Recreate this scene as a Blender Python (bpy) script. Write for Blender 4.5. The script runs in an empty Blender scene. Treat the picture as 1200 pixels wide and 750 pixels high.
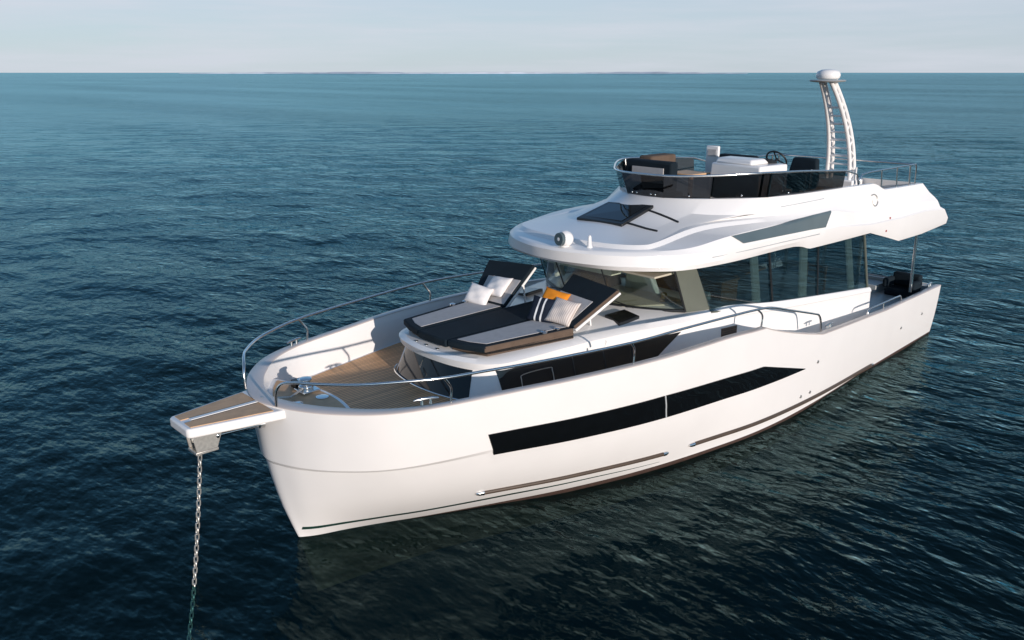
import bpy, bmesh, math, random
import numpy as np
from mathutils import Vector, Matrix
from mathutils.bvhtree import BVHTree
random.seed(4)
rng = np.random.default_rng(7)
scn = bpy.context.scene
COL = scn.collection

# ------------------------------------------------------------------ camera
# boat frame: s = metres aft of the stem, t = metres to port, z = metres above the water
def W(p):
    return Vector((p[0], -p[1], p[2]))
FOC, BEAR, HORIZ = 993.3, math.radians(42.97), 85.0
cam_d = bpy.data.cameras.new('camera')
cam = bpy.data.objects.new('camera', cam_d)
COL.objects.link(cam)
scn.camera = cam
cam_d.sensor_width = 36.0
cam_d.lens = 36.0 * FOC / 1200.0
cam_d.clip_start = 0.1
cam_d.clip_end = 80000
_a = Vector((math.cos(BEAR), math.sin(BEAR), 0))
_p = Vector((math.sin(BEAR), -math.cos(BEAR), 0))
def cam_axis(v):
    return Vector((v.dot(_a), -v.dot(_p), v.z))
_pt = math.atan((375 - HORIZ) / FOC)
_r = cam_axis(Vector((1, 0, 0)))
_u = cam_axis(Vector((0, math.sin(_pt), math.cos(_pt))))
_f = cam_axis(Vector((0, math.cos(_pt), -math.sin(_pt))))
cam.matrix_world = Matrix(((_r.x, _u.x, -_f.x, -4.79), (_r.y, _u.y, -_f.y, -9.32), (_r.z, _u.z, -_f.z, 6.0), (0, 0, 0, 1)))

# ------------------------------------------------------------------ sky and sun
SUN_EL = math.radians(9.8)
to_sun = Vector((-0.75, -3.6, 0)).normalized()
world = bpy.data.worlds.new('World')
scn.world = world
world.use_nodes = True
wn, wl = world.node_tree.nodes, world.node_tree.links
wn.clear()
sky = wn.new('ShaderNodeTexSky')
sky.sky_type = 'NISHITA'
sky.sun_disc = False
sky.sun_elevation = SUN_EL
sky.sun_rotation = math.atan2(to_sun.x, to_sun.y)
sky.air_density = 1.0
sky.dust_density = 0.2
sky.ozone_density = 2.5
bg = wn.new('ShaderNodeBackground')
bg.inputs['Strength'].default_value = 0.15
# thin high streaks of cloud over the clear sky
tc = wn.new('ShaderNodeTexCoord')
mp = wn.new('ShaderNodeMapping')
mp.inputs['Rotation'].default_value = (0, 0, math.radians(43))
mp.inputs['Scale'].default_value = (1.2, 1.2, 16.0)
nz = wn.new('ShaderNodeTexNoise')
nz.inputs['Scale'].default_value = 2.2
nz.inputs['Detail'].default_value = 5
nz.inputs['Roughness'].default_value = 0.6
rp = wn.new('ShaderNodeValToRGB')
rp.color_ramp.elements[0].position = 0.40
rp.color_ramp.elements[0].color = (0.86, 0.86, 0.86, 1)
rp.color_ramp.elements[1].position = 0.72
rp.color_ramp.elements[1].color = (1.0, 1.0, 1.0, 1)
sep = wn.new('ShaderNodeSeparateXYZ')
lowr = wn.new('ShaderNodeMapRange')       # the veil of cloud lies low over the sea, clear overhead
lowr.inputs['From Min'].default_value = 0.09
lowr.inputs['From Max'].default_value = 0.30
lowr.inputs['To Min'].default_value = 0.96
lowr.inputs['To Max'].default_value = 0.12
mul = wn.new('ShaderNodeMath'); mul.operation = 'MULTIPLY'
mx = wn.new('ShaderNodeMixRGB')
cl = wn.new('ShaderNodeMixRGB')
cl.inputs['Color1'].default_value = (3.8, 4.15, 4.85, 1)
cl.inputs['Color2'].default_value = (4.25, 4.5, 5.1, 1)
cr = wn.new('ShaderNodeMapRange')
cr.inputs['From Min'].default_value = 0.40
cr.inputs['From Max'].default_value = 0.66
wl.new(nz.outputs['Fac'], cr.inputs['Value'])
wl.new(cr.outputs['Result'], cl.inputs['Fac'])
wl.new(cl.outputs['Color'], mx.inputs['Color2'])
wo = wn.new('ShaderNodeOutputWorld')
wl.new(tc.outputs['Generated'], mp.inputs['Vector'])
wl.new(mp.outputs['Vector'], nz.inputs['Vector'])
wl.new(nz.outputs['Fac'], rp.inputs['Fac'])
wl.new(tc.outputs['Generated'], sep.inputs['Vector'])
wl.new(sep.outputs['Z'], lowr.inputs['Value'])
wl.new(rp.outputs['Color'], mul.inputs[0])
wl.new(lowr.outputs['Result'], mul.inputs[1])
wl.new(mul.outputs['Value'], mx.inputs['Fac'])
deep = wn.new('ShaderNodeMixRGB'); deep.blend_type = 'MULTIPLY'      # a clear, deep evening blue overhead
deep.inputs['Fac'].default_value = 1
deep.inputs['Color2'].default_value = (0.60, 0.93, 1.10, 1)
wl.new(sky.outputs['Color'], deep.inputs['Color1'])
wl.new(deep.outputs['Color'], mx.inputs['Color1'])
wl.new(mx.outputs['Color'], bg.inputs['Color'])
wl.new(bg.outputs['Background'], wo.inputs['Surface'])

sd = bpy.data.lights.new('sun', 'SUN')
sd.energy = 4.25
sd.angle = math.radians(0.6)
sd.color = (1.0, 0.895, 0.82)
sun = bpy.data.objects.new('sun', sd)
COL.objects.link(sun)
sdir = Vector((to_sun.x * math.cos(SUN_EL), to_sun.y * math.cos(SUN_EL), math.sin(SUN_EL)))
sun.rotation_euler = sdir.to_track_quat('Z', 'Y').to_euler()
sun.location = sdir * 60

scn.view_settings.view_transform = 'Standard'
scn.view_settings.look = 'None'
scn.view_settings.gamma = 1
scn.view_settings.exposure = 0.0
scn.view_settings.use_curve_mapping = False
scn.cycles.max_bounces = 10
scn.cycles.transparent_max_bounces = 16
scn.cycles.caustics_reflective = False
scn.cycles.caustics_refractive = False
scn.cycles.sample_clamp_indirect = 4.0

# ------------------------------------------------------------------ materials
def nmat(name):
    m = bpy.data.materials.new(name)
    m.use_nodes = True
    n = m.node_tree.nodes
    return m, n, m.node_tree.links, n['Principled BSDF'], n['Material Output']

def simple(name, col, rough=0.5, metal=0.0, vary=0.06, scale=6.0, coat=0.0, bump=0.0, bscale=60.0, spec=0.5):
    m, n, l, b, o = nmat(name)
    tc = n.new('ShaderNodeTexCoord')
    nt = n.new('ShaderNodeTexNoise')
    nt.inputs['Scale'].default_value = scale
    nt.inputs['Detail'].default_value = 4
    mr = n.new('ShaderNodeMapRange')
    mr.inputs['From Min'].default_value = 0.3
    mr.inputs['From Max'].default_value = 0.7
    mr.inputs['To Min'].default_value = 1 - vary
    mr.inputs['To Max'].default_value = 1 + vary
    mc = n.new('ShaderNodeMixRGB'); mc.blend_type = 'MULTIPLY'
    mc.inputs['Fac'].default_value = 1
    mc.inputs['Color1'].default_value = (*col, 1)
    l.new(tc.outputs['Object'], nt.inputs['Vector'])
    l.new(nt.outputs['Fac'], mr.inputs['Value'])
    l.new(mr.outputs['Result'], mc.inputs['Color2'])
    l.new(mc.outputs['Color'], b.inputs['Base Color'])
    b.inputs['Roughness'].default_value = rough
    b.inputs['Metallic'].default_value = metal
    b.inputs['Coat Weight'].default_value = coat
    b.inputs['Coat Roughness'].default_value = 0.06
    b.inputs['Specular IOR Level'].default_value = spec
    if bump:
        nb = n.new('ShaderNodeTexNoise')
        nb.inputs['Scale'].default_value = bscale
        nb.inputs['Detail'].default_value = 3
        bm_ = n.new('ShaderNodeBump')
        bm_.inputs['Strength'].default_value = bump
        bm_.inputs['Distance'].default_value = 0.01
        l.new(tc.outputs['Object'], nb.inputs['Vector'])
        l.new(nb.outputs['Fac'], bm_.inputs['Height'])
        l.new(bm_.outputs['Normal'], b.inputs['Normal'])
    return m

def glass(name, tint, refl=0.05, rough=0.0):
    m, n, l, b, o = nmat(name)
    n.remove(b)
    tr = n.new('ShaderNodeBsdfTransparent'); tr.inputs['Color'].default_value = (*tint, 1)
    gl = n.new('ShaderNodeBsdfGlossy'); gl.inputs['Roughness'].default_value = rough
    gl.inputs['Color'].default_value = (0.95, 0.97, 1, 1)
    lw = n.new('ShaderNodeLayerWeight'); lw.inputs['Blend'].default_value = 0.5
    pw = n.new('ShaderNodeMath'); pw.operation = 'POWER'; pw.inputs[1].default_value = 4.0
    ma = n.new('ShaderNodeMath'); ma.operation = 'MULTIPLY_ADD'
    ma.inputs[1].default_value = 0.9 - refl; ma.inputs[2].default_value = refl
    mi = n.new('ShaderNodeMixShader')
    l.new(lw.outputs['Facing'], pw.inputs[0]); l.new(pw.outputs[0], ma.inputs[0])
    l.new(ma.outputs[0], mi.inputs['Fac']); l.new(tr.outputs[0], mi.inputs[1]); l.new(gl.outputs[0], mi.inputs[2])
    l.new(mi.outputs[0], o.inputs['Surface'])
    return m

def teak_mat(name, col, pitch=0.055, ang=0.0):
    m, n, l, b, o = nmat(name)
    tc = n.new('ShaderNodeTexCoord')
    mp = n.new('ShaderNodeMapping')
    mp.inputs['Rotation'].default_value = (0, 0, ang)
    sx = n.new('ShaderNodeSeparateXYZ')
    dv = n.new('ShaderNodeMath'); dv.operation = 'DIVIDE'; dv.inputs[1].default_value = pitch
    fr = n.new('ShaderNodeMath'); fr.operation = 'FRACT'
    fl = n.new('ShaderNodeMath'); fl.operation = 'FLOOR'
    gt = n.new('ShaderNodeMath'); gt.operation = 'LESS_THAN'; gt.inputs[1].default_value = 0.2
    wnz = n.new('ShaderNodeTexWhiteNoise'); wnz.noise_dimensions = '1D'
    gm = n.new('ShaderNodeMapping'); gm.inputs['Scale'].default_value = (2.5, 45, 45)
    gr = n.new('ShaderNodeTexNoise'); gr.inputs['Scale'].default_value = 1.0; gr.inputs['Detail'].default_value = 5
    stn = n.new('ShaderNodeTexNoise'); stn.inputs['Scale'].default_value = 1.6; stn.inputs['Detail'].default_value = 4
    a1 = n.new('ShaderNodeMath'); a1.operation = 'MULTIPLY_ADD'; a1.inputs[1].default_value = 0.35; a1.inputs[2].default_value = 0.62
    a2 = n.new('ShaderNodeMath'); a2.operation = 'MULTIPLY_ADD'; a2.inputs[1].default_value = 0.4
    a3 = n.new('ShaderNodeMath'); a3.operation = 'MULTIPLY_ADD'; a3.inputs[1].default_value = 0.35
    mc = n.new('ShaderNodeMixRGB'); mc.blend_type = 'MULTIPLY'; mc.inputs['Fac'].default_value = 1
    mc.inputs['Color1'].default_value = (*col, 1)
    md = n.new('ShaderNodeMixRGB'); md.inputs['Color2'].default_value = (0.05, 0.04, 0.03, 1)
    l.new(tc.outputs['Object'], mp.inputs['Vector'])
    l.new(mp.outputs['Vector'], sx.inputs['Vector'])
    l.new(sx.outputs['Y'], dv.inputs[0])
    l.new(dv.outputs[0], fr.inputs[0]); l.new(dv.outputs[0], fl.inputs[0])
    l.new(fr.outputs[0], gt.inputs[0]); l.new(fl.outputs[0], wnz.inputs['W'])
    l.new(mp.outputs['Vector'], gm.inputs['Vector']); l.new(gm.outputs['Vector'], gr.inputs['Vector'])
    l.new(tc.outputs['Object'], stn.inputs['Vector'])
    l.new(wnz.outputs['Value'], a1.inputs[0])
    l.new(gr.outputs['Fac'], a2.inputs[0]); l.new(a1.outputs[0], a2.inputs[2])
    l.new(stn.outputs['Fac'], a3.inputs[0]); l.new(a2.outputs[0], a3.inputs[2])
    l.new(a3.outputs[0], mc.inputs['Color2'])
    l.new(gt.outputs[0], md.inputs['Fac']); l.new(mc.outputs['Color'], md.inputs['Color1'])
    l.new(md.outputs['Color'], b.inputs['Base Color'])
    b.inputs['Roughness'].default_value = 0.6
    return m

M = {}
M['white'] = simple('gelcoat_white', (0.81, 0.79, 0.765), 0.28, vary=0.015, scale=1.5, coat=0.25)
M['white_matt'] = simple('deck_nonskid_white', (0.74, 0.74, 0.745), 0.6, vary=0.03, scale=3, bump=0.15, bscale=250)
M['grey_gel'] = simple('gelcoat_grey', (0.42, 0.44, 0.44), 0.35, vary=0.03, scale=2)
M['cap'] = simple('cap_rail_tan', (0.60, 0.53, 0.485), 0.35, vary=0.06, scale=2, coat=0.2)
M['teak'] = teak_mat('teak_planks', (0.57, 0.325, 0.16), ang=0.0)
M['teak_plain'] = simple('teak_plain', (0.58, 0.36, 0.195), 0.55, vary=0.10, scale=9, bump=0.1)
M['navy'] = simple('navy_fabric', (0.006, 0.0135, 0.020), 0.85, vary=0.15, scale=5, bump=0.25, bscale=400, spec=0.25)
M['greyfab'] = simple('grey_fabric', (0.44, 0.425, 0.415), 0.9, vary=0.05, scale=12, bump=0.25, bscale=400, spec=0.2)
M['brownfab'] = simple('brown_fabric', (0.115, 0.08, 0.058), 0.85, vary=0.1, scale=8, bump=0.2, bscale=300, spec=0.2)
M['beige'] = simple('beige_leather', (0.52, 0.47, 0.37), 0.6, vary=0.05, scale=4)
M['wood'] = simple('cabinet_wood', (0.34, 0.17, 0.075), 0.4, vary=0.12, scale=9, coat=0.2)
M['darkwood'] = simple('dark_wood', (0.10, 0.06, 0.04), 0.45, vary=0.12, scale=9)
M['steel'] = simple('stainless_steel', (0.72, 0.71, 0.69), 0.16, 1.0, vary=0.03, scale=8)
M['steel_dull'] = simple('galvanised_steel', (0.62, 0.59, 0.54), 0.42, 0.85, vary=0.12, scale=25)
M['black'] = simple('black_plastic', (0.012, 0.013, 0.014), 0.4, vary=0.1)
M['blackglass'] = simple('black_glass', (0.004, 0.005, 0.006), 0.03, vary=0.1, coat=0.0, spec=0.5)
M['pane'] = simple('dark_grey_pane', (0.085, 0.115, 0.125), 0.12, vary=0.06, scale=3)
M['pillar'] = simple('olive_grey_pillar', (0.125, 0.135, 0.11), 0.3, vary=0.05, scale=3)
M['rub'] = simple('rub_rail_brown', (0.07, 0.048, 0.033), 0.45, vary=0.1, scale=5)
M['boot'] = simple('boot_stripe_green', (0.008, 0.04, 0.03), 0.35, vary=0.1)
M['antifoul'] = simple('antifouling_brown', (0.055, 0.03, 0.022), 0.7, vary=0.2, scale=12)
M['glass'] = glass('clear_tinted_glass', (0.86, 0.90, 0.87), 0.05)
M['saloonglass'] = glass('saloon_tinted_glass', (0.52, 0.60, 0.62), 0.10)
M['flyglass'] = glass('smoked_glass', (0.34, 0.32, 0.30), 0.06)
M['curtain'] = simple('curtain_cream', (0.76, 0.73, 0.63), 0.9, vary=0.06, scale=10)
M['cream'] = simple('cushion_cream', (0.80, 0.76, 0.73), 0.9, vary=0.05, scale=14, bump=0.2, bscale=300, spec=0.2)
M['orange'] = simple('cushion_orange', (0.75, 0.25, 0.02), 0.85, vary=0.06, scale=14, bump=0.2, bscale=300, spec=0.2)
M['gold'] = simple('brass', (0.55, 0.36, 0.12), 0.3, 0.8, vary=0.1)
M['red'] = simple('red_lens', (0.35, 0.05, 0.04), 0.3, vary=0.1)
M['shore'] = simple('shore_land_hazed', (0.58, 0.62, 0.68), 0.95, vary=0.15, scale=0.012)  # pale bluish base colour has the distance haze mixed into it
M['seabed'] = simple('seabed_dark', (0.004, 0.012, 0.016), 1.0, vary=0.2, scale=0.2)

def stripe_mat(name, base, line, freq, width, lo, hi):
    """cushion cover with a band of stripes across the local x axis between lo and hi"""
    m, n, l, b, o = nmat(name)
    tc = n.new('ShaderNodeTexCoord'); sx = n.new('ShaderNodeSeparateXYZ')
    mu = n.new('ShaderNodeMath'); mu.operation = 'MULTIPLY'; mu.inputs[1].default_value = freq
    fr = n.new('ShaderNodeMath'); fr.operation = 'FRACT'
    lt = n.new('ShaderNodeMath'); lt.operation = 'LESS_THAN'; lt.inputs[1].default_value = width
    g1 = n.new('ShaderNodeMath'); g1.operation = 'GREATER_THAN'; g1.inputs[1].default_value = lo
    g2 = n.new('ShaderNodeMath'); g2.operation = 'LESS_THAN'; g2.inputs[1].default_value = hi
    m1 = n.new('ShaderNodeMath'); m1.operation = 'MULTIPLY'
    m2 = n.new('ShaderNodeMath'); m2.operation = 'MULTIPLY'
    mi = n.new('ShaderNodeMixRGB')
    mi.inputs['Color1'].default_value = (*base, 1); mi.inputs['Color2'].default_value = (*line, 1)
    l.new(tc.outputs['Object'], sx.inputs['Vector']); l.new(sx.outputs['X'], mu.inputs[0])
    l.new(mu.outputs[0], fr.inputs[0]); l.new(fr.outputs[0], lt.inputs[0])
    l.new(sx.outputs['X'], g1.inputs[0]); l.new(sx.outputs['X'], g2.inputs[0])
    l.new(g1.outputs[0], m1.inputs[0]); l.new(g2.outputs[0], m1.inputs[1])
    l.new(m1.outputs[0], m2.inputs[0]); l.new(lt.outputs[0], m2.inputs[1])
    l.new(m2.outputs[0], mi.inputs['Fac']); l.new(mi.outputs['Color'], b.inputs['Base Color'])
    b.inputs['Roughness'].default_value = 0.9
    b.inputs['Specular IOR Level'].default_value = 0.2
    return m
M['stripe'] = stripe_mat('cushion_striped', (0.70, 0.63, 0.57), (0.50, 0.41, 0.36), 32, 0.35, -1, 1)

M['navy_striped'] = stripe_mat('cushion_navy_striped', (0.012, 0.018, 0.032), (0.75, 0.75, 0.74), 11, 0.30, -0.13, 0.06)

# ------------------------------------------------------------------ mesh helpers
def link_mesh(name, verts, faces, mat, parent=None, smooth=35, mats=None, fmat=None, raw=False, recalc=True):
    me = bpy.data.meshes.new(name)
    vs = [tuple(v) for v in verts] if raw else [tuple(W(v)) for v in verts]
    me.from_pydata(vs, [], faces)
    bm = bmesh.new(); bm.from_mesh(me)
    bmesh.ops.remove_doubles(bm, verts=bm.verts, dist=1e-5)
    if recalc:
        bmesh.ops.recalc_face_normals(bm, faces=bm.faces)
    bm.to_mesh(me); bm.free()
    for mm in (mats or [mat]):
        me.materials.append(mm)
    if fmat and len(fmat) == len(me.polygons):
        me.polygons.foreach_set('material_index', fmat)
    if smooth:
        for p in me.polygons: p.use_smooth = True
        me.set_sharp_from_angle(angle=math.radians(smooth))
    o = bpy.data.objects.new(name, me)
    COL.objects.link(o)
    if parent is not None:
        o.parent = parent
        # vertices are in world axes: only an Empty's own location has to be taken back
        off = parent.location if parent.type == 'EMPTY' else Vector((0, 0, 0))
        o.matrix_parent_inverse = Matrix.Translation(-off)
    return o

def bevel(o, w, seg=2, ang=40):
    b = o.modifiers.new('bevel', 'BEVEL')
    b.width = w; b.segments = seg; b.limit_method = 'ANGLE'; b.angle_limit = math.radians(ang)
    return o

class MB:
    def __init__(self): self.v, self.f = [], []
    def add(self, v, f):
        k = len(self.v); self.v += [tuple(x) for x in v]; self.f += [tuple(i + k for i in q) for q in f]
        return self
    def box(self, s0, s1, t0, t1, z0, z1):
        v = [(s, t, z) for z in (z0, z1) for t in (t0, t1) for s in (s0, s1)]
        return self.add(v, [(0, 1, 3, 2), (4, 6, 7, 5), (0, 4, 5, 1), (2, 3, 7, 6), (0, 2, 6, 4), (1, 5, 7, 3)])
    def hexa(self, b, t):
        """b, t: four bottom and four top corners in the same order"""
        return self.add(list(b) + list(t), [(3, 2, 1, 0), (4, 5, 6, 7), (0, 1, 5, 4), (1, 2, 6, 5), (2, 3, 7, 6), (3, 0, 4, 7)])
    def prism(self, poly, z0, z1):
        """poly: (s,t) or (s,t,dz)"""
        n = len(poly)
        v = [(p[0], p[1], z0 + (p[2] if len(p) > 2 else 0)) for p in poly] + [(p[0], p[1], z1 + (p[2] if len(p) > 2 else 0)) for p in poly]
        return self.add(v, [tuple(range(n))[::-1], tuple(range(n, 2 * n))] + [(i, (i + 1) % n, n + (i + 1) % n, n + i) for i in range(n)])
    def slab(self, quad, n_off):
        q2 = [tuple(a + b for a, b in zip(p, n_off)) for p in quad]
        return self.hexa(quad, q2)
    def tube(self, path, r, n=8, closed=False, caps=True):
        P = [Vector(p) for p in path]; m = len(P)
        rr = r if isinstance(r, (list, tuple)) else [r] * m
        ref = None; rings = []
        for i in range(m):
            if closed: d = P[(i + 1) % m] - P[i - 1]
            elif i == 0: d = P[1] - P[0]
            elif i == m - 1: d = P[-1] - P[-2]
            else: d = (P[i + 1] - P[i]).normalized() + (P[i] - P[i - 1]).normalized()
            d.normalize()
            if ref is None:
                ref = Vector((0, 0, 1)) if abs(d.z) < 0.9 else Vector((1, 0, 0))
            x = (ref - d * ref.dot(d)).normalized(); ref = x
            y = d.cross(x)
            rings.append([P[i] + (x * math.cos(2 * math.pi * k / n) + y * math.sin(2 * math.pi * k / n)) * rr[i] for k in range(n)])
        v = [p for ring in rings for p in ring]; f = []
        for i in range(m if closed else m - 1):
            j = (i + 1) % m
            for k in range(n):
                f.append((i * n + k, i * n + (k + 1) % n, j * n + (k + 1) % n, j * n + k))
        if caps and not closed:
            f.append(tuple(range(n))[::-1]); f.append(tuple((m - 1) * n + k for k in range(n)))
        return self.add(v, f)
    def ball(self, c, rx, ry=None, rz=None, nu=16, nv=10):
        ry = ry or rx; rz = rz or rx
        v = [(c[0], c[1], c[2] + rz)]
        for i in range(1, nv):
            th = math.pi * i / nv
            for k in range(nu):
                ph = 2 * math.pi * k / nu
                v.append((c[0] + rx * math.sin(th) * math.cos(ph), c[1] + ry * math.sin(th) * math.sin(ph), c[2] + rz * math.cos(th)))
        v.append((c[0], c[1], c[2] - rz)); f = []
        for k in range(nu):
            f.append((0, 1 + k, 1 + (k + 1) % nu))
            f.append((len(v) - 1, len(v) - 1 - nu + (k + 1) % nu, len(v) - 1 - nu + k))
        for i in range(nv - 2):
            for k in range(nu):
                a = 1 + i * nu
                f.append((a + k, a + nu + k, a + nu + (k + 1) % nu, a + (k + 1) % nu))
        return self.add(v, f)
    def lathe(self, c, prof, n=16):
        """prof: (radius, height above c)"""
        v = [(c[0] + r * math.cos(2 * math.pi * k / n), c[1] + r * math.sin(2 * math.pi * k / n), c[2] + h) for r, h in prof for k in range(n)]
        f = [(i * n + k, i * n + (k + 1) % n, (i + 1) * n + (k + 1) % n, (i + 1) * n + k) for i in range(len(prof) - 1) for k in range(n)]
        f.append(tuple(range(n))[::-1]); f.append(tuple((len(prof) - 1) * n + k for k in range(n)))
        return self.add(v, f)
    def build(self, name, mat, parent=None, smooth=35):
        return link_mesh(name, self.v, self.f, mat, parent, smooth)

def crom(pts, sub, zlin=999):
    """Catmull-Rom through points of any dimension; from segment zlin on the heights run straight"""
    P = [np.array(p, float) for p in pts]; out = []
    for i in range(len(P) - 1):
        p0 = P[i - 1] if i else 2 * P[0] - P[1]
        p1, p2 = P[i], P[i + 1]
        p3 = P[i + 2] if i + 2 < len(P) else 2 * P[-1] - P[-2]
        for k in range(sub):
            u = k / sub
            q = 0.5 * (2 * p1 + (p2 - p0) * u + (2 * p0 - 5 * p1 + 4 * p2 - p3) * u * u + (3 * p1 - p0 - 3 * p2 + p3) * u ** 3)
            if i >= zlin: q[2] = p1[2] + (p2[2] - p1[2]) * u
            out.append(tuple(q))
    out.append(tuple(P[-1]))
    return out

def half(pts, sub=5, nose=True, zlin=999):
    """smooth half outline starting on the centreline; the mirrored point keeps the nose round"""
    if nose:
        m = (pts[1][0], -pts[1][1], pts[1][2])
        c = crom([m] + list(pts), sub, zlin + 1)[sub:]
    else:
        c = crom(pts, sub)
    c[0] = (c[0][0], 0.0, c[0][2])
    return c

def U(h):
    """full outline: starboard aft -> bow -> port aft"""
    return [(p[0], -p[1], p[2]) for p in h[::-1]] + list(h[1:])

def ushell(levels, cap_first=False, cap_last=False, ends=True, mats_per_band=None):
    L = [U(h) for h in levels]; n = len(L[0]); v = [p for l in L for p in l]; f = []; fm = []
    for i in range(len(L) - 1):
        for k in range(n - 1):
            f.append((i * n + k, i * n + k + 1, (i + 1) * n + k + 1, (i + 1) * n + k))
            fm.append(mats_per_band[i] if mats_per_band else 0)
        if ends:
            f.append((i * n, (i + 1) * n, (i + 1) * n + n - 1, i * n + n - 1)); fm.append(mats_per_band[i] if mats_per_band else 0)
    for flag, i in ((cap_first, 0), (cap_last, len(L) - 1)):
        if flag:
            h = n // 2
            for k in range(h):
                a, b_, c, d = i * n + k, i * n + k + 1, i * n + n - 2 - k, i * n + n - 1 - k
                f.append((a, b_, c, d) if b_ != c else (a, b_, d)); fm.append(mats_per_band[min(i, len(L) - 2)] if mats_per_band else 0)
    return v, f, fm

def offset_half(h, d):
    """move a half outline inwards by d (number or per-point list) in plan"""
    out = []; n = len(h)
    for i, p in enumerate(h):
        if i == 0: tx, ty = 0, 1
        else:
            q0 = h[i - 1]; q1 = h[min(i + 1, n - 1)]
            tx, ty = q1[0] - q0[0], q1[1] - q0[1]
        L = math.hypot(tx, ty) or 1
        dd = d[i] if isinstance(d, (list, tuple)) else d
        nx, ny = ty / L, -tx / L       # inward: aft and to the centreline
        out.append((p[0] + nx * dd, max(p[1] + ny * dd, 0.0) if i else 0.0, p[2]))
    return out

def lerp_table(tab, x):
    if x <= tab[0][0]: return tab[0][1]
    for (a, b), (c, d) in zip(tab, tab[1:]):
        if x <= c: return b + (d - b) * (x - a) / (c - a)
    return tab[-1][1]

def bvh_of(o):
    me = o.data
    return BVHTree.FromPolygons([v.co.copy() for v in me.vertices], [tuple(p.vertices) for p in me.polygons])

def t_on(bvh, s, z, side=1):
    hit = bvh.ray_cast(Vector((s, -side * 6.0, z)), Vector((0, side, 0)))
    return abs(hit[0].y) if hit[0] is not None else None

def side_panel(bvh, upper, lower, side=1, out=0.006, n=24, m=4, thick=0.02):
    """closed panel lying on a side surface; upper and lower: (s,z) polylines with equal parameters"""
    def samp(pl, u):
        d = [0]
        for a, b in zip(pl, pl[1:]): d.append(d[-1] + math.hypot(b[0] - a[0], b[1] - a[1]))
        x = u * d[-1]
        for i in range(len(pl) - 1):
            if x <= d[i + 1] + 1e-9:
                k = (x - d[i]) / max(d[i + 1] - d[i], 1e-9)
                return pl[i][0] + (pl[i + 1][0] - pl[i][0]) * k, pl[i][1] + (pl[i + 1][1] - pl[i][1]) * k
        return pl[-1]
    us = sorted(set([i / n for i in range(n + 1)]))
    v = []; last = 2.0
    for lay in (out, out - thick):
        for u in us:
            (s1, z1), (s0, z0) = samp(upper, u), samp(lower, u)
            for j in range(m + 1):
                k = j / m; s, z = s0 + (s1 - s0) * k, z0 + (z1 - z0) * k
                t = t_on(bvh, s, z, side)
                if t is None: t = last
                last = t
                v.append((s, side * (t + lay), z))
    N = len(us); q = m + 1; f = []; B = N * q
    for i in range(N - 1):
        for j in range(m):
            a = i * q + j
            f.append((a, a + 1, a + q + 1, a + q)); f.append((B + a, B + a + q, B + a + q + 1, B + a + 1))
        f.append((i * q, (i + 1) * q, B + (i + 1) * q, B + i * q))
        f.append((i * q + m, B + i * q + m, B + (i + 1) * q + m, (i + 1) * q + m))
    for j in range(m):
        f.append((j, B + j, B + j + 1, j + 1)); a = (N - 1) * q + j
        f.append((a, a + 1, B + a + 1, B + a))
    return v, f

def strip(rowa, rowb, thick_vec):
    """closed sheet between two equal polylines, thickened by a vector"""
    n = len(rowa)
    a2 = [tuple(x + y for x, y in zip(p, thick_vec)) for p in rowa]
    b2 = [tuple(x + y for x, y in zip(p, thick_vec)) for p in rowb]
    v = list(rowa) + list(rowb) + a2 + b2; f = []
    for i in range(n - 1):
        f += [(i, i + 1, n + i + 1, n + i), (2 * n + i, 3 * n + i, 3 * n + i + 1, 2 * n + i + 1),
              (i, 2 * n + i, 2 * n + i + 1, i + 1), (n + i, n + i + 1, 3 * n + i + 1, 3 * n + i)]
    f += [(0, n, 3 * n, 2 * n), (n - 1, 2 * n + n - 1, 3 * n + n - 1, n + n - 1)]
    return v, f

def tag(o, label=None, cat=None, group=None, kind=None):
    if label: o['label'] = label
    if cat: o['category'] = cat
    if group: o['group'] = group
    if kind: o['kind'] = kind
    return o

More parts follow.
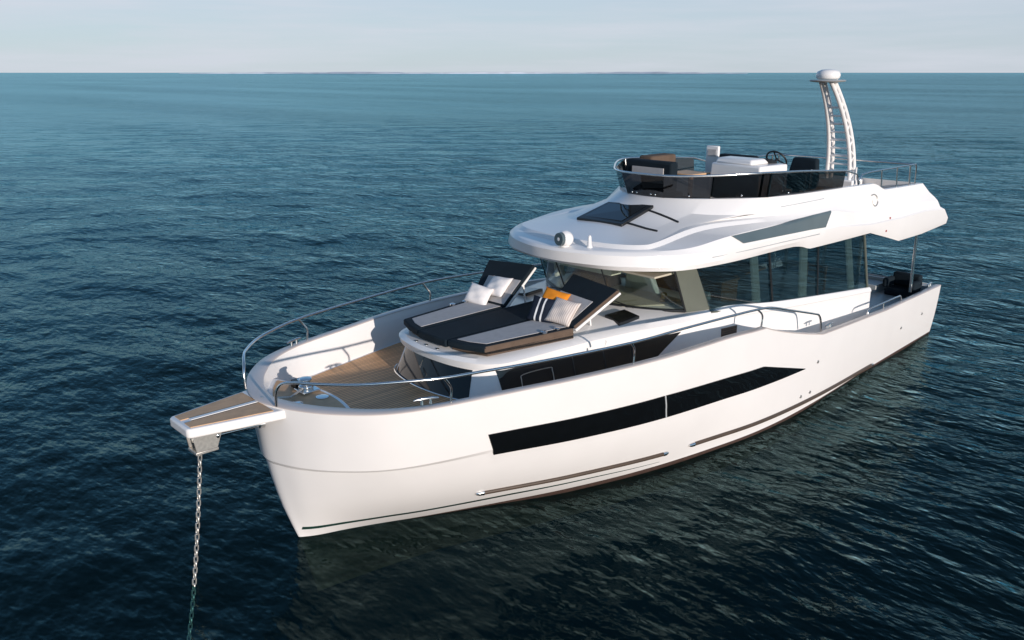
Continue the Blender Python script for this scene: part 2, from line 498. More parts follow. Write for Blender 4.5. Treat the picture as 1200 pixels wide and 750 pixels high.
# ------------------------------------------------------------------ water, seabed, far shore
def build_water():
    na = 620
    ring = [0.0]; r = 0.35
    while r < 140:
        ring.append(r); r *= 1.0095
        if ring[-1] > 30: r = ring[-1] + max(0.28, ring[-1] * 0.011)
    nd = len(ring)
    while r < 42000:
        ring.append(r); r *= 1.22
    rr = np.array(ring[1:]); th = np.linspace(0, 2 * np.pi, na, endpoint=False)
    R, T = np.meshgrid(rr, th, indexing='ij')
    X = 3.0 + R * np.cos(T); Y = -2.5 + R * np.sin(T); Z = np.zeros_like(X)
    base = math.atan2(0.73, 0.68) + 0.35
    fade = np.clip((130 - R) / 90, 0, 1)
    for i in range(46):
        lam = 0.9 * (9.0 / 0.9) ** rng.random()
        ang = base + rng.normal(0, 0.5)
        k = 2 * np.pi / lam
        amp = 0.0022 * lam ** 0.9
        # groups of waves: slowly varying envelope
        ga, gl = rng.random() * 6.28, 14 + 20 * rng.random()
        env = 0.6 + 0.4 * np.sin((X * np.cos(ga) + Y * np.sin(ga)) * 6.28 / gl + rng.random() * 6.28)
        f2 = np.clip((lam * 60 - R) / (lam * 30), 0, 1)
        ph = k * (X * np.cos(ang) + Y * np.sin(ang)) + rng.random() * 6.28
        Z += amp * env * fade * f2 * (np.sin(ph) + 0.18 * np.cos(2 * ph))
    n0 = len(rr)
    V = np.concatenate([[[3.0, -2.5, 0.0]], np.stack([X, Y, Z], -1).reshape(-1, 3)])
    idx = 1 + np.arange(n0 * na).reshape(n0, na)
    nx = np.roll(idx, -1, axis=1)
    Q = np.stack([idx[:-1], idx[1:], nx[1:], nx[:-1]], -1).reshape(-1, 4)
    Tt = np.stack([np.zeros(na, int), idx[0], nx[0]], -1)
    me = bpy.data.meshes.new('water')
    me.vertices.add(len(V)); me.vertices.foreach_set('co', V.astype(np.float32).ravel())
    nl = Q.size + Tt.size
    me.loops.add(nl); me.loops.foreach_set('vertex_index', np.concatenate([Tt.ravel(), Q.ravel()]).astype(np.int32))
    npoly = len(Q) + len(Tt)
    me.polygons.add(npoly)
    st = np.concatenate([np.arange(len(Tt)) * 3, Tt.size + np.arange(len(Q)) * 4]).astype(np.int32)
    me.polygons.foreach_set('loop_start', st)
    me.polygons.foreach_set('use_smooth', np.ones(npoly, bool))
    me.update(calc_edges=True); me.validate()
    o = bpy.data.objects.new('water', me); COL.objects.link(o)
    tag(o, kind='structure')
    m, n, l, b, out = nmat('sea_water')
    n.remove(b)
    geo = n.new('ShaderNodeNewGeometry')
    def noise(scale, sx, sy, rot, det, rough=0.55):
        mp = n.new('ShaderNodeMapping'); mp.inputs['Rotation'].default_value = (0, 0, rot)
        mp.inputs['Scale'].default_value = (sx, sy, 1)
        t = n.new('ShaderNodeTexNoise'); t.inputs['Scale'].default_value = scale
        t.inputs['Detail'].default_value = det; t.inputs['Roughness'].default_value = rough
        l.new(geo.outputs['Position'], mp.inputs['Vector']); l.new(mp.outputs['Vector'], t.inputs['Vector'])
        return t.outputs['Fac']
    # crests run across the view: mapping turns the travel direction onto x
    rot = -(base)
    n1 = noise(2.1, 1.0, 0.52, rot, 2)             # 1 m wavelets
    n2 = noise(6.0, 1.0, 0.55, rot + 0.35, 2)      # 0.3 m ripples
    n3 = noise(0.30, 1.0, 0.5, rot - 0.2, 6, 0.6)      # swell for the far field
    pat = noise(0.022, 1.0, 0.22, rot + 0.45, 4)
    n4 = noise(0.055, 1.0, 0.4, rot + 0.1, 3)      # long low swell, read far off     # wind patches
    def bump(h, dist, strength, prev=None):
        bp = n.new('ShaderNodeBump'); bp.inputs['Distance'].default_value = dist
        if hasattr(strength, 'links') or not isinstance(strength, float): l.new(strength, bp.inputs['Strength'])
        else: bp.inputs['Strength'].default_value = strength
        l.new(h, bp.inputs['Height'])
        if prev is not None: l.new(prev, bp.inputs['Normal'])
        return bp.outputs['Normal']
    pr = n.new('ShaderNodeMapRange'); pr.inputs['From Min'].default_value = 0.35; pr.inputs['From Max'].default_value = 0.65
    pr.inputs['To Min'].default_value = 0.35; pr.inputs['To Max'].default_value = 1.0
    l.new(pat, pr.inputs['Value'])
    pr3 = n.new('ShaderNodeMapRange'); pr3.inputs['From Min'].default_value = 0.35; pr3.inputs['From Max'].default_value = 0.65
    pr3.inputs['To Min'].default_value = 0.5; pr3.inputs['To Max'].default_value = 1.0
    l.new(pat, pr3.inputs['Value'])
    nrm = bump(n4, 1.0, 0.8)
    nrm = bump(n3, 0.46, pr3.outputs['Result'], nrm)
    nrm = bump(n1, 0.115, pr.outputs['Result'], nrm)
    nrm = bump(n2, 0.042, pr.outputs['Result'], nrm)
    lw = n.new('ShaderNodeLayerWeight'); lw.inputs['Blend'].default_value = 0.5
    pw = n.new('ShaderNodeMath'); pw.operation = 'POWER'; pw.inputs[1].default_value = 4.2
    fr = n.new('ShaderNodeMath'); fr.operation = 'MULTIPLY_ADD'; fr.inputs[1].default_value = 0.92; fr.inputs[2].default_value = 0.002
    l.new(lw.outputs['Facing'], pw.inputs[0]); l.new(pw.outputs[0], fr.inputs[0])
    gl = n.new('ShaderNodeBsdfGlossy'); gl.inputs['Roughness'].default_value = 0.02
    gl.inputs['Color'].default_value = (0.22, 0.52, 0.64, 1)
    df = n.new('ShaderNodeBsdfDiffuse'); df.inputs['Color'].default_value = (0.0008, 0.005, 0.009, 1)
    tr = n.new('ShaderNodeBsdfTransparent'); tr.inputs['Color'].default_value = (0.5, 0.85, 0.85, 1)
    body = n.new('ShaderNodeMixShader'); body.inputs['Fac'].default_value = 0.65
    mi = n.new('ShaderNodeMixShader')
    tint = n.new('ShaderNodeMixRGB')          # the surface sheen pales towards grazing angles
    tint.inputs['Color1'].default_value = (0.32, 0.465, 0.445, 1)
    tint.inputs['Color2'].default_value = (0.33, 0.63, 0.76, 1)
    tp = n.new('ShaderNodeMath'); tp.operation = 'POWER'; tp.inputs[1].default_value = 5.0
    l.new(lw.outputs['Facing'], tp.inputs[0]); l.new(tp.outputs[0], tint.inputs['Fac'])
    l.new(tint.outputs['Color'], gl.inputs['Color'])
    l.new(nrm, lw.inputs['Normal']); l.new(nrm, gl.inputs['Normal'])
    l.new(df.outputs[0], body.inputs[1]); l.new(tr.outputs[0], body.inputs[2])
    l.new(fr.outputs[0], mi.inputs['Fac']); l.new(body.outputs[0], mi.inputs[1]); l.new(gl.outputs[0], mi.inputs[2])
    l.new(mi.outputs[0], out.inputs['Surface'])
    me.materials.append(m)
    return o
build_water()
sb = MB().box(-43000, 43000, -43000, 43000, -9.0, -8.0).build('seabed', M['seabed'], smooth=0)
tag(sb, kind='structure')

def build_shore():
    # a low wooded coast some five kilometres off, along the middle of the horizon
    D = 5200.0; v = []; f = []
    n = 220
    for i in range(n + 1):
        px = 225 + (850 - 225) * i / n
        dx = (px - 600) / FOC * D
        c = Vector((-4.79, -9.32, 0)) + Vector((_r.x, _r.y, 0)) * dx + Vector((_f.x, _f.y, 0)).normalized() * (D + 300 * math.sin(i * 0.05))
        e = min(1, i / 30, (n - i) / 20)
        h = 2 + 8 * e * (0.55 + 0.25 * math.sin(i * 0.11) + 0.18 * math.sin(i * 0.53 + 1) + 0.12 * random.random())
        fwd = Vector((_f.x, _f.y, 0)).normalized()
        for d, hh in ((0, -0.5), (5, h * 0.65), (30, h), (500, h * 0.9), (900, -0.5)):
            p = c + fwd * d
            v.append((p.x, p.y, hh))
    for i in range(n):
        for j in range(4):
            a = i * 5 + j
            f.append((a, a + 1, a + 6, a + 5))
    o = link_mesh('far_shore', v, f, M['shore'], smooth=60, raw=True)
    tag(o, kind='structure')
build_shore()

# ------------------------------------------------------------------ the yacht
yacht = bpy.data.objects.new('motor_yacht', None)
yacht.location = (8.0, 0, 0)
COL.objects.link(yacht)
tag(yacht, 'white flybridge motor yacht lying at anchor on the dark blue sea', 'yacht')

# ---- hull
ZS = [2.1, 2.1, 2.1, 2.1, 2.1, 2.1, 2.1, 2.1, 2.08, 2.04, 1.98, 1.40, 1.24, 1.2]
SH = [(-.43, 0), (-.38, .28), (-.25, .62), (0, 1.02), (.42, 1.43), (1.0, 1.70), (2.06, 1.97), (3.2, 2.24), (4.6, 2.43), (6.3, 2.46), (7.3, 2.45), (9.45, 2.37), (12.5, 2.2), (15.75, 2.04)]
K5 = [(.0, 0), (.08, .06), (.25, .14), (.6, .26), (1.07, .45), (1.63, .70), (2.68, 1.13), (3.67, 1.5), (4.9, 1.86), (6.3, 2.13), (7.78, 2.3), (9.6, 2.28), (12.5, 2.08), (15.84, 1.9)]
K6 = [(.22, 0), (.32, .02), (.6, .05), (1.0, .1), (1.5, .18), (2.1, .3), (3.1, .6), (4.1, .9), (5.2, 1.2), (6.6, 1.5), (7.9, 1.7), (9.6, 1.75), (12.5, 1.7), (15.84, 1.6)]
def level(gb, gm, z_bow, z_aft):
    """a hull line between sheer and waterline: gb is its share of the flare at the stem, gm further aft"""
    out = []
    for (a, b), zs, (c, d) in zip(SH, ZS, K5):
        k = max(0.0, min(1.0, (a + .43) / 2.6)); k = k * k * (3 - 2 * k)
        q = max(0.0, min(1.0, (a - 4) / 8)); q = q * q * (3 - 2 * q)
        g = gb + (gm - gb) * k
        out.append((c + (a - c) * g, d + (b - d) * g, z_bow + (z_aft - z_bow) * q))
    return out
lv = [[(*p, z) for p, z in zip(SH, ZS)], level(.955, .945, 1.72, 1.06), level(.86, .835, 1.30, .86), level(.785, .805, 1.245, .82),
      level(.685, .715, 1.0, .68), level(.565, .595, .76, .53), level(.44, .465, .55, .40), level(.31, .335, .38, .28), level(.20, .22, .24, .18), level(.10, .115, .12, .10), level(.03, .035, .04, .03),
      [(*p, -.02) for p in K5], [(*p, -.9) for p in K6]]
HL = [half(h, 9, zlin=9) for h in lv]
v, f, fm = ushell(HL, cap_last=True)
hull = link_mesh('hull', v, f, M['white'], yacht, 11, mats=[M['white'], M['antifoul']], recalc=False)
me = hull.data
bm = bmesh.new(); bm.from_mesh(me); bmesh.ops.recalc_face_normals(bm, faces=bm.faces); bm.to_mesh(me); bm.free()
for p in me.polygons:
    p.material_index = 1 if p.center.z < 0.036 else 0
hull_bvh = bvh_of(hull)

sheer = HL[0]
ZDECK = [(-1, 1.6), (6.6, 1.6), (8.6, 1.0), (16, 0.95)]
# ---- bulwark lining and cap rail
outer = [(p[0], p[1], p[2] + .002) for p in sheer]
def ring(d, zf): return [(p[0], p[1], zf(q)) for p, q in zip(offset_half(sheer, d), sheer)]
cap_o = [(p[0], p[1], p[2]) for p in offset_half(sheer, -.025)]
dcap = [.21 if p[0] < 0.0 else max(.12, .21 - .09 * p[0]) for p in sheer]
lv = [ring(.004, lambda q: q[2] + .002), ring(-.008, lambda q: q[2] + .002), ring(-.008, lambda q: q[2] + .010), ring(.004, lambda q: q[2] + .018),
      ring([d - .012 for d in dcap], lambda q: q[2] + .018), ring(dcap, lambda q: q[2] + .010), ring(dcap, lambda q: q[2] + .002)]
lv = lv + [lv[0]]
v, f, _ = ushell(lv, ends=False)
cap = link_mesh('cap_rail', v, f, M['cap'], yacht, 50)
lin_t = ring([d - .01 for d in dcap], lambda q: q[2] + .001)
lin_m = ring([d + .03 for d in dcap], lambda q: q[2] - .12 * (1 if q[2] > 1.7 else .5))
lin_b = ring([d + .07 for d in dcap], lambda q: lerp_table(ZDECK, q[0]) - .01)
v, f, _ = ushell([ring(.003, lambda q: q[2] + .001), lin_t, lin_m, lin_b], ends=True)
link_mesh('bulwark_lining', v, f, M['white'], yacht, 40)
# ---- decks
dk = [(p[0], p[1], lerp_table(ZDECK, p[0])) for p in ring([d + .05 for d in dcap], lambda q: 0)]
v, f, _ = ushell([dk, [(p[0], p[1], p[2] - .05) for p in dk]], cap_first=True)
link_mesh('deck', v, f, M['white_matt'], yacht, 30)
def deck_poly(name, pts, mat, z0, z1, parent=yacht, bev=0.004):
    o = MB().prism(pts, z0, z1).build(name, mat, parent, 30)
    return o
def in_deck(inset, s0, s1, z):
    """full outline inside the bulwark between two stations"""
    h = [(p[0], p[1]) for p in ring([d + inset for d in dcap], lambda q: 0) if s0 <= p[0] <= s1]
    return [(a, -b) for a, b in h[::-1]] + h
pl = in_deck(.115, .55, 6.4, 1.6)
# main teak field behind a curved forward margin
arc = [(.30 + .42 * (1 - (t / 1.3) ** 2), t) for t in np.linspace(-1.25, 1.25, 13)]
arc_h = [p for p in pl if p[0] > .62]
stb = [p for p in arc_h if p[1] < 0]; prt = [p for p in arc_h if p[1] > 0]
def fore_edge(t): return .92 - .34 * (abs(t) / 1.3) ** 2
edge = [(fore_edge(t), t) for t in np.linspace(-1.26, 1.26, 15)]
pt_ = [p for p in prt if p[0] > edge[-1][0] + .02]; sb_ = [p for p in stb if p[0] > edge[0][0] + .02]
MB().prism(sb_ + edge + pt_, 1.602, 1.610).build('teak_deck', M['teak'], yacht, 0)
def plat_edge(t): return .63 - .26 * t * t
def platform(inset_, back, z0, z1, name, mat, par):
    hp = [(p[0], p[1]) for p in ring([d + inset_ for d in dcap], lambda q: 0) if p[0] < 1.4]
    hp = [p for p in hp if p[0] < plat_edge(p[1]) - back - .03]
    w = hp[-1][1] + .02
    e = [(plat_edge(t) - back, t) for t in np.linspace(w, -w, 17)]
    return MB().prism([(a, -b) for a, b in hp[::-1]] + hp[1:] + e, z0, z1).build(name, mat, par, 20)
plat = platform(-.01, 0, 1.59, 1.915, 'anchor_platform', M['white'], yacht); bevel(plat, .012, 2, 60)
platform(.10, .06, 1.914, 1.922, 'platform_teak', M['teak_plain'], plat)
# side decks aft
for sg in (1, -1):
    q = [(p[0], sg * (p[1] - .12)) for p in dk if 8.7 < p[0] < 15.4]
    inn = [(s, sg * (1.80 if s < 12.6 else .05)) for s in (15.3, 12.75, 12.62, 8.75)]
    q2 = q + inn
    MB().prism([(s, t, lerp_table(ZDECK, s) - .95) for s, t in q2], .955, .962).build('cockpit_sole', M['grey_gel'], yacht, 0)

# ---- hull windows, stripes, rub rails, small fittings
def samp_poly(pl): return pl
for sg in (1, -1):
    up = [(1.79, 1.56), (4.73, 1.47), (7.35, 1.31), (8.89, .885)]
    lo = [(1.95, 1.20), (4.87, 1.065), (8.03, .91), (8.89, .875)]
    v, f = side_panel(hull_bvh, up, lo, sg, .012, 110, 10, .03)
    hw = link_mesh('hull_window', v, f, M['blackglass'], hull, 40)
    v, f = side_panel(hull_bvh, [(4.72, 1.47), (4.745, 1.47)], [(4.86, 1.066), (4.885, 1.066)], sg, .019, 2, 8)
    link_mesh('window_joint', v, f, M['grey_gel'], hw, 0)
    for rz in ([(2.05, .46), (3.1, .41), (4.2, .36), (5.2, .30)], [(5.8, .29), (7.83, .22), (9.3, .165), (10.74, .115), (12.3, .075)]):
        pth = []
        for i in range(31):
            k = i / 30; s = rz[0][0] + (rz[-1][0] - rz[0][0]) * k; z = lerp_table(rz, s)
            t = t_on(hull_bvh, s, z, sg)
            pth.append((s, sg * (t + .012), z))
        rr_ = MB().tube(pth, .034, 8).build('rub_rail', M['rub'], hull, 50)
        for e, e2 in ((0, 1), (-1, -2)):
            p0, p1 = Vector(pth[e]), Vector(pth[e2])
            d = (p0 - p1).normalized()
            MB().tube([p0 - d * .05, p0 + d * .02, p0 + d * .07], [.039, .037, .02], 8).build('end_cap', M['steel'], rr_, 50)
    up = [(.0, .225), (1.0, .27), (2.6, .26), (4.0, .205), (5.2, .125)]
    lo = [(s, z - .05 * (1 - max(0, s - 2) / 3.6)) for s, z in up]
    v, f = side_panel(hull_bvh, up, lo, sg, .003, 60, 1, .01)
    link_mesh('boot_stripe', v, f, M['boot'], hull, 50)
    for s, z in ((9.39, .89), (9.26, .32), (8.9, .33), (14.8, .70), (13.6, .62)):
        t = t_on(hull_bvh, s, z, sg)
        MB().tube([(s, sg * (t - .01), z), (s, sg * (t + .015), z)], [.038, .028], 10).build('hull_outlet', M['steel_dull'], hull, 40)

# ---- bow pulpit with anchor roller
pulp = [(-1.42, .24), (-1.38, .275), (-.9, .375), (-.40, .47), (-.18, .50)]
pulp = [(s, -t) for s, t in pulp[::-1]] + pulp
pu = MB().prism(pulp, 1.965, 2.085).build('bow_pulpit', M['white'], yacht, 30); bevel(pu, .025, 3)
for sg in (1, -1):
    tk = [(-1.36, .055 * sg), (-1.36, .225 * sg), (-.9, .32 * sg), (-.42, .415 * sg), (-.42, .055 * sg)]
    MB().prism(tk, 2.083, 2.093).build('teak_panel', M['teak_plain'], pu, 0)
MB().box(-1.27, -.42, -.028, .028, 2.083, 2.099).build('centre_strip', M['white'], pu, 0)
MB().box(-1.27, -.42, .030, .050, 2.083, 2.0915).build('chain_slot', M['black'], pu, 0)
rl = MB()
for sg in (1, -1):
    rl.hexa([(-1.28, .10 * sg, 1.70), (-1.02, .10 * sg, 1.70), (-1.02, .115 * sg, 1.70), (-1.28, .115 * sg, 1.70)],
            [(-1.32, .10 * sg, 1.968), (-.92, .10 * sg, 1.968), (-.92, .115 * sg, 1.968), (-1.32, .115 * sg, 1.968)])
rl.box(-1.29, -1.01, -.115, .115, 1.665, 1.70)
roller = rl.build('anchor_roller', M['steel_dull'], yacht, 30); bevel(roller, .006)
MB().tube([(-1.19, -.1, 1.79), (-1.19, .1, 1.79)], .06, 14).build('roller_wheel', M['steel'], roller, 40)
rod = MB().tube([(-1.0, .08, 1.84), (-.7, .08, 1.825), (-.36, .08, 1.81)], .024, 8)
rod.tube([(-.46, .08, 1.815), (-.36, .08, 1.81)], .05, 10)
rod.ball((-1.0, .08, 1.84), .045)
rod.build('roller_stay', M['steel'], roller, 50)

# ---- windlass and deck fittings on the foredeck
wd = MB().box(.30, .56, -.42, -.16, 1.922, 1.96); wd.lathe((.42, -.30, 1.955), [(.10, 0), (.10, .05), (.065, .07), (.06, .11), (.085, .125), (.085, .15), (.03, .16)], 18)
wd.tube([(.43, -.40, 2.0), (.45, -.52, 2.0)], .05, 12)
wl_ = wd.build('windlass', M['steel'], yacht, 40); bevel(wl_, .010)
MB().box(.34, .52, -.56, -.44, 1.93, 2.03).build('windlass_motor', M['black'], wl_, 0)
for s, t in ((.10, .02), (.46, .04)):
    MB().lathe((s, t, 1.922), [(.085, 0), (.085, .008), (.055, .012), (.02, .012)], 16).build('deck_filler', M['steel'], yacht, 40)
MB().tube([(.34, -.25, 1.99), (.1, -.14, 1.96), (-.16, -.04, 2.05), (-.36, .0, 2.115)], .016, 6).build('deck_chain', M['steel_dull'], wl_, 50)

def cleat(s, t, z, ang):
    c, sn = math.cos(ang), math.sin(ang)
    def R(a, b, h): return (s + a * c - b * sn, t + a * sn + b * c, z + h)
    m = MB()
    for a in (-.055, .055):
        m.tube([R(a, 0, 0), R(a, 0, .06)], [.024, .016], 8)
    m.tube([R(-.16, 0, .062), R(-.08, 0, .072), R(.08, 0, .072), R(.16, 0, .062)], [.010, .018, .018, .010], 8)
    return m.build('cleat', M['steel'], yacht, 50)
for sg in (1, -1):
    cleat(.98, sg * 1.60, 2.14, sg * .36)
    cleat(9.9, sg * 2.25, 1.42, -.05 * sg)
    cleat(15.3, sg * 1.95, 1.24, -.05 * sg)
    # bow rail with its stanchions
    path = [(-.37, .40, 2.13), (-.37, .42, 2.30), (-.33, .48, 2.42), (-.24, .66, 2.47), (-.10, .88, 2.475), (.26, 1.25, 2.475), (.77, 1.56, 2.475), (1.16, 1.74, 2.47), (1.65, 1.88, 2.47), (2.55, 2.10, 2.46),
            (3.94, 2.355, 2.45), (5.1, 2.38, 2.42), (6.43, 2.37, 2.36), (7.15, 2.36, 2.315), (7.6, 2.35, 2.26), (8.2, 2.34, 2.10), (9.2, 2.31, 1.83), (9.36, 2.30, 1.77), (9.45, 2.295, 1.66), (9.52, 2.29, 1.43)]
    path = crom(path, 4)
    br = MB().tube([(a, sg * b, c) for a, b, c in path], .019, 8).build('bow_rail', M['steel'], yacht, 60)
    for (b, tt) in (((1.267, 1.72, 2.12), (1.16, 1.74, 2.46)), ((4.05, 2.31, 2.09), (3.94, 2.35, 2.44)), ((7.32, 2.34, 1.99), (7.15, 2.36, 2.30))):
        mid = (b[0] + .01, b[1], b[2] + .17)
        q = crom([b, (b[0] + .005, b[1], b[2] + .08), mid, (.5 * (mid[0] + tt[0]), tt[1], .5 * (mid[2] + tt[2]) + .01), tt], 3)
        MB().tube([(x, sg * y, w) for x, y, w in q], .016, 8).build('stanchion', M['steel'], br, 60)
    # low rail along the cockpit
    lr = MB().tube(crom([(11.75, 2.13 * sg, 1.24), (11.8, 2.13 * sg, 1.36), (12.0, 2.12 * sg, 1.385), (12.6, 2.09 * sg, 1.375), (13.3, 2.06 * sg, 1.365), (13.5, 2.05 * sg, 1.34), (13.55, 2.05 * sg, 1.22)], 4), .018, 8).build('cockpit_rail', M['steel'], yacht, 60)
    MB().tube([(12.6, 2.09 * sg, 1.24), (12.6, 2.09 * sg, 1.37)], .014, 8).build('stanchion', M['steel'], lr, 60)

# ---- coachroof
CB = [(2.10, 0, 1.58), (2.14, .45, 1.58), (2.26, .85, 1.58), (2.47, 1.08, 1.58), (2.78, 1.20, 1.58), (4.0, 1.33, 1.58), (5.0, 1.46, 1.58), (6.1, 1.66, 1.58), (7.2, 1.76, 1.3), (9.0, 1.78, .94), (12.62, 1.78, .94)]
CW = [(2.3, 0, 2.025), (2.33, 0.4, 2.025), (2.43, 0.76, 2.025), (2.6, 0.98, 2.025), (2.86, 1.09, 2.025), (4.0, 1.2, 2.04), (5.0, 1.345, 2.035), (6.1, 1.61, 2.032), (7.2, 1.74, 2.02), (9.0, 1.77, 1.85), (12.62, 1.77, 1.54)]
CL = [(2.22, 0, 2.045), (2.25, 0.42, 2.045), (2.36, 0.82, 2.045), (2.55, 1.06, 2.045), (2.86, 1.17, 2.045), (4.0, 1.28, 2.06), (5.0, 1.42, 2.055), (6.1, 1.67, 2.052), (7.2, 1.765, 2.04), (9.0, 1.785, 1.87), (12.62, 1.785, 1.56)]
CM = [(2.19, 0, 2.145), (2.22, 0.42, 2.145), (2.34, 0.84, 2.145), (2.54, 1.08, 2.145), (2.86, 1.19, 2.145), (4.0, 1.29, 2.155), (5.0, 1.43, 2.16), (6.1, 1.68, 2.163), (7.2, 1.76, 2.15), (9.0, 1.77, 1.95), (12.62, 1.77, 1.61)]
CT = [(2.24, 0, 2.195), (2.27, 0.39, 2.195), (2.39, 0.78, 2.195), (2.6, 1.0, 2.195), (2.9, 1.1, 2.195), (4.0, 1.2, 2.205), (5.0, 1.34, 2.218), (6.1, 1.6, 2.241), (7.2, 1.72, 2.235), (9.0, 1.74, 2.0), (12.62, 1.74, 1.64)]
C2 = [(2.33, 0, 2.20), (2.36, .35, 2.20), (2.48, .72, 2.20), (2.68, .92, 2.20), (2.95, 1.01, 2.20), (4.0, 1.10, 2.215), (5.0, 1.22, 2.235), (6.1, 1.45, 2.26), (7.2, 1.65, 2.25), (9.0, 1.68, 2.0), (12.62, 1.68, 1.64)]
C3 = [(2.40, 0, 2.235), (2.43, .3, 2.235), (2.55, .62, 2.235), (2.75, .82, 2.235), (3.0, .91, 2.235), (4.0, 1.00, 2.25), (5.0, 1.11, 2.28), (6.1, 1.32, 2.30), (7.2, 1.6, 2.25), (9.0, 1.62, 2.0), (12.62, 1.62, 1.64)]
lv = [half(h, 6) for h in (CB, CW, CL, CM, CT, C2, C3)]
v, f, _ = ushell(lv, cap_first=True, cap_last=True)
coach = link_mesh('coachroof', v, f, M['white'], yacht, 28)
coach_bvh = bvh_of(coach)
# wrap-round front window
def front_window():
    hb, ht = half([(p[0], p[1], p[2]) for p in CB], 6), half(CW, 6)
    end = [i for i, p in enumerate(ht) if p[0] <= 2.45][-1]
    low = [tuple(a + (b - a) * .05 for a, b in zip(p, q)) for p, q in zip(hb[:end + 1], ht[:end + 1])]
    top = [tuple(a + (b - a) * .96 for a, b in zip(p, q)) for p, q in zip(hb[:end + 1], ht[:end + 1])]
    lo_, to_ = U(low), U(top)
    d = .008
    lo2 = [(p[0] - d, p[1] * 1.004, p[2]) for p in lo_]; to2 = [(p[0] - d, p[1] * 1.004, p[2]) for p in to_]
    v, f = strip(lo2, to2, (.03, 0, 0))
    return link_mesh('front_window', v, f, M['blackglass'], coach, 50)
front_window()
# steel drip rail where the front window meets the deck
hb = [p for p in half(CB, 6) if p[0] < 2.5]
MB().tube([(p[0] - .02, p[1] * 1.01, 1.615) for p in U(hb)], .014, 6).build('deck_trim', M['steel'], coach, 60)
for sg in (1, -1):
    up = [(2.63, 2.015), (3.42, 2.02), (4.8, 1.975), (5.5, 1.985), (6.1, 1.99)]
    lo = [(2.66, 1.62), (3.42, 1.62), (4.4, 1.62), (5.0, 1.62), (5.50, 1.62)]
    v, f = side_panel(coach_bvh, up, lo, sg, .012, 60, 6, .03)
    cw = link_mesh('side_window', v, f, M['blackglass'], coach, 40)
    # opening port inside the window, its frame slightly proud
    fr = []
    for a, b in ((2.98, 1.68), (2.98, 1.83), (3.03, 1.90), (3.50, 1.90), (3.55, 1.85), (3.55, 1.68)):
        fr.append((a, sg * (t_on(coach_bvh, a, b, sg) + .018), b))
    MB().tube(crom(fr, 4), .008, 6).build('port_frame', M['steel_dull'], cw, 60)
    for s in (3.95, 4.55, 5.1):
        v, f = side_panel(coach_bvh, [(s, 1.975), (s + .02, 1.975)], [(s, 1.62), (s + .02, 1.62)], sg, .016, 1, 6)
        link_mesh('window_divider', v, f, M['black'], cw, 0)
    v, f = side_panel(coach_bvh, [(7.08, 1.865), (7.52, 1.845)], [(7.08, 1.64), (7.52, 1.61)], sg, .010, 4, 3)
    gv = link_mesh('air_vent', v, f, M['darkwood'], coach, 0)
    for k in range(5):
        z = 1.66 + .04 * k
        v, f = side_panel(coach_bvh, [(7.10, z + .014), (7.50, z + .004)], [(7.10, z), (7.50, z - .010)], sg, .018, 3, 1)
        link_mesh('vent_slat', v, f, M['black'], gv, 0)
    # diamond skylights either side of the windscreen foot
    q = [(5.06, .90), (5.50, .93), (5.46, 1.27), (5.00, 1.25)]
    def ztop(s, t):
        h = coach_bvh.ray_cast(Vector((s, -t, 4)), Vector((0, 0, -1)))
        return h[0].z
    fr_ = MB(); fr_.prism([(s, sg * t, ztop(s, sg * t)) for s, t in q], -.03, .045)
    dh = fr_.build('deck_hatch', M['black'], coach, 0)
    cx, cy = sum(p[0] for p in q) / 4, sum(p[1] for p in q) / 4
    q2 = [(cx + (s - cx) * .86, cy + (t - cy) * .86) for s, t in q]
    MB().prism([(s, sg * t, ztop(s, sg * t)) for s, t in q2], .0, .051).build('hatch_pane', M['blackglass'], dh, 0)
    # joint line in the moulding
    MB().tube([(4.55, sg * 1.35, 2.02), (4.56, sg * 1.375, 2.10), (4.57, sg * 1.30, 2.19)], .003, 5).build('moulding_joint', M['grey_gel'], coach, 60)
# small domed feet in front of the pads
for t in (-.36, -.12, .14):
    MB().lathe((2.30, t, 2.19), [(.03, 0), (.028, .012), (.01, .018)], 10).build('pad_stud', M['steel'], coach, 60)

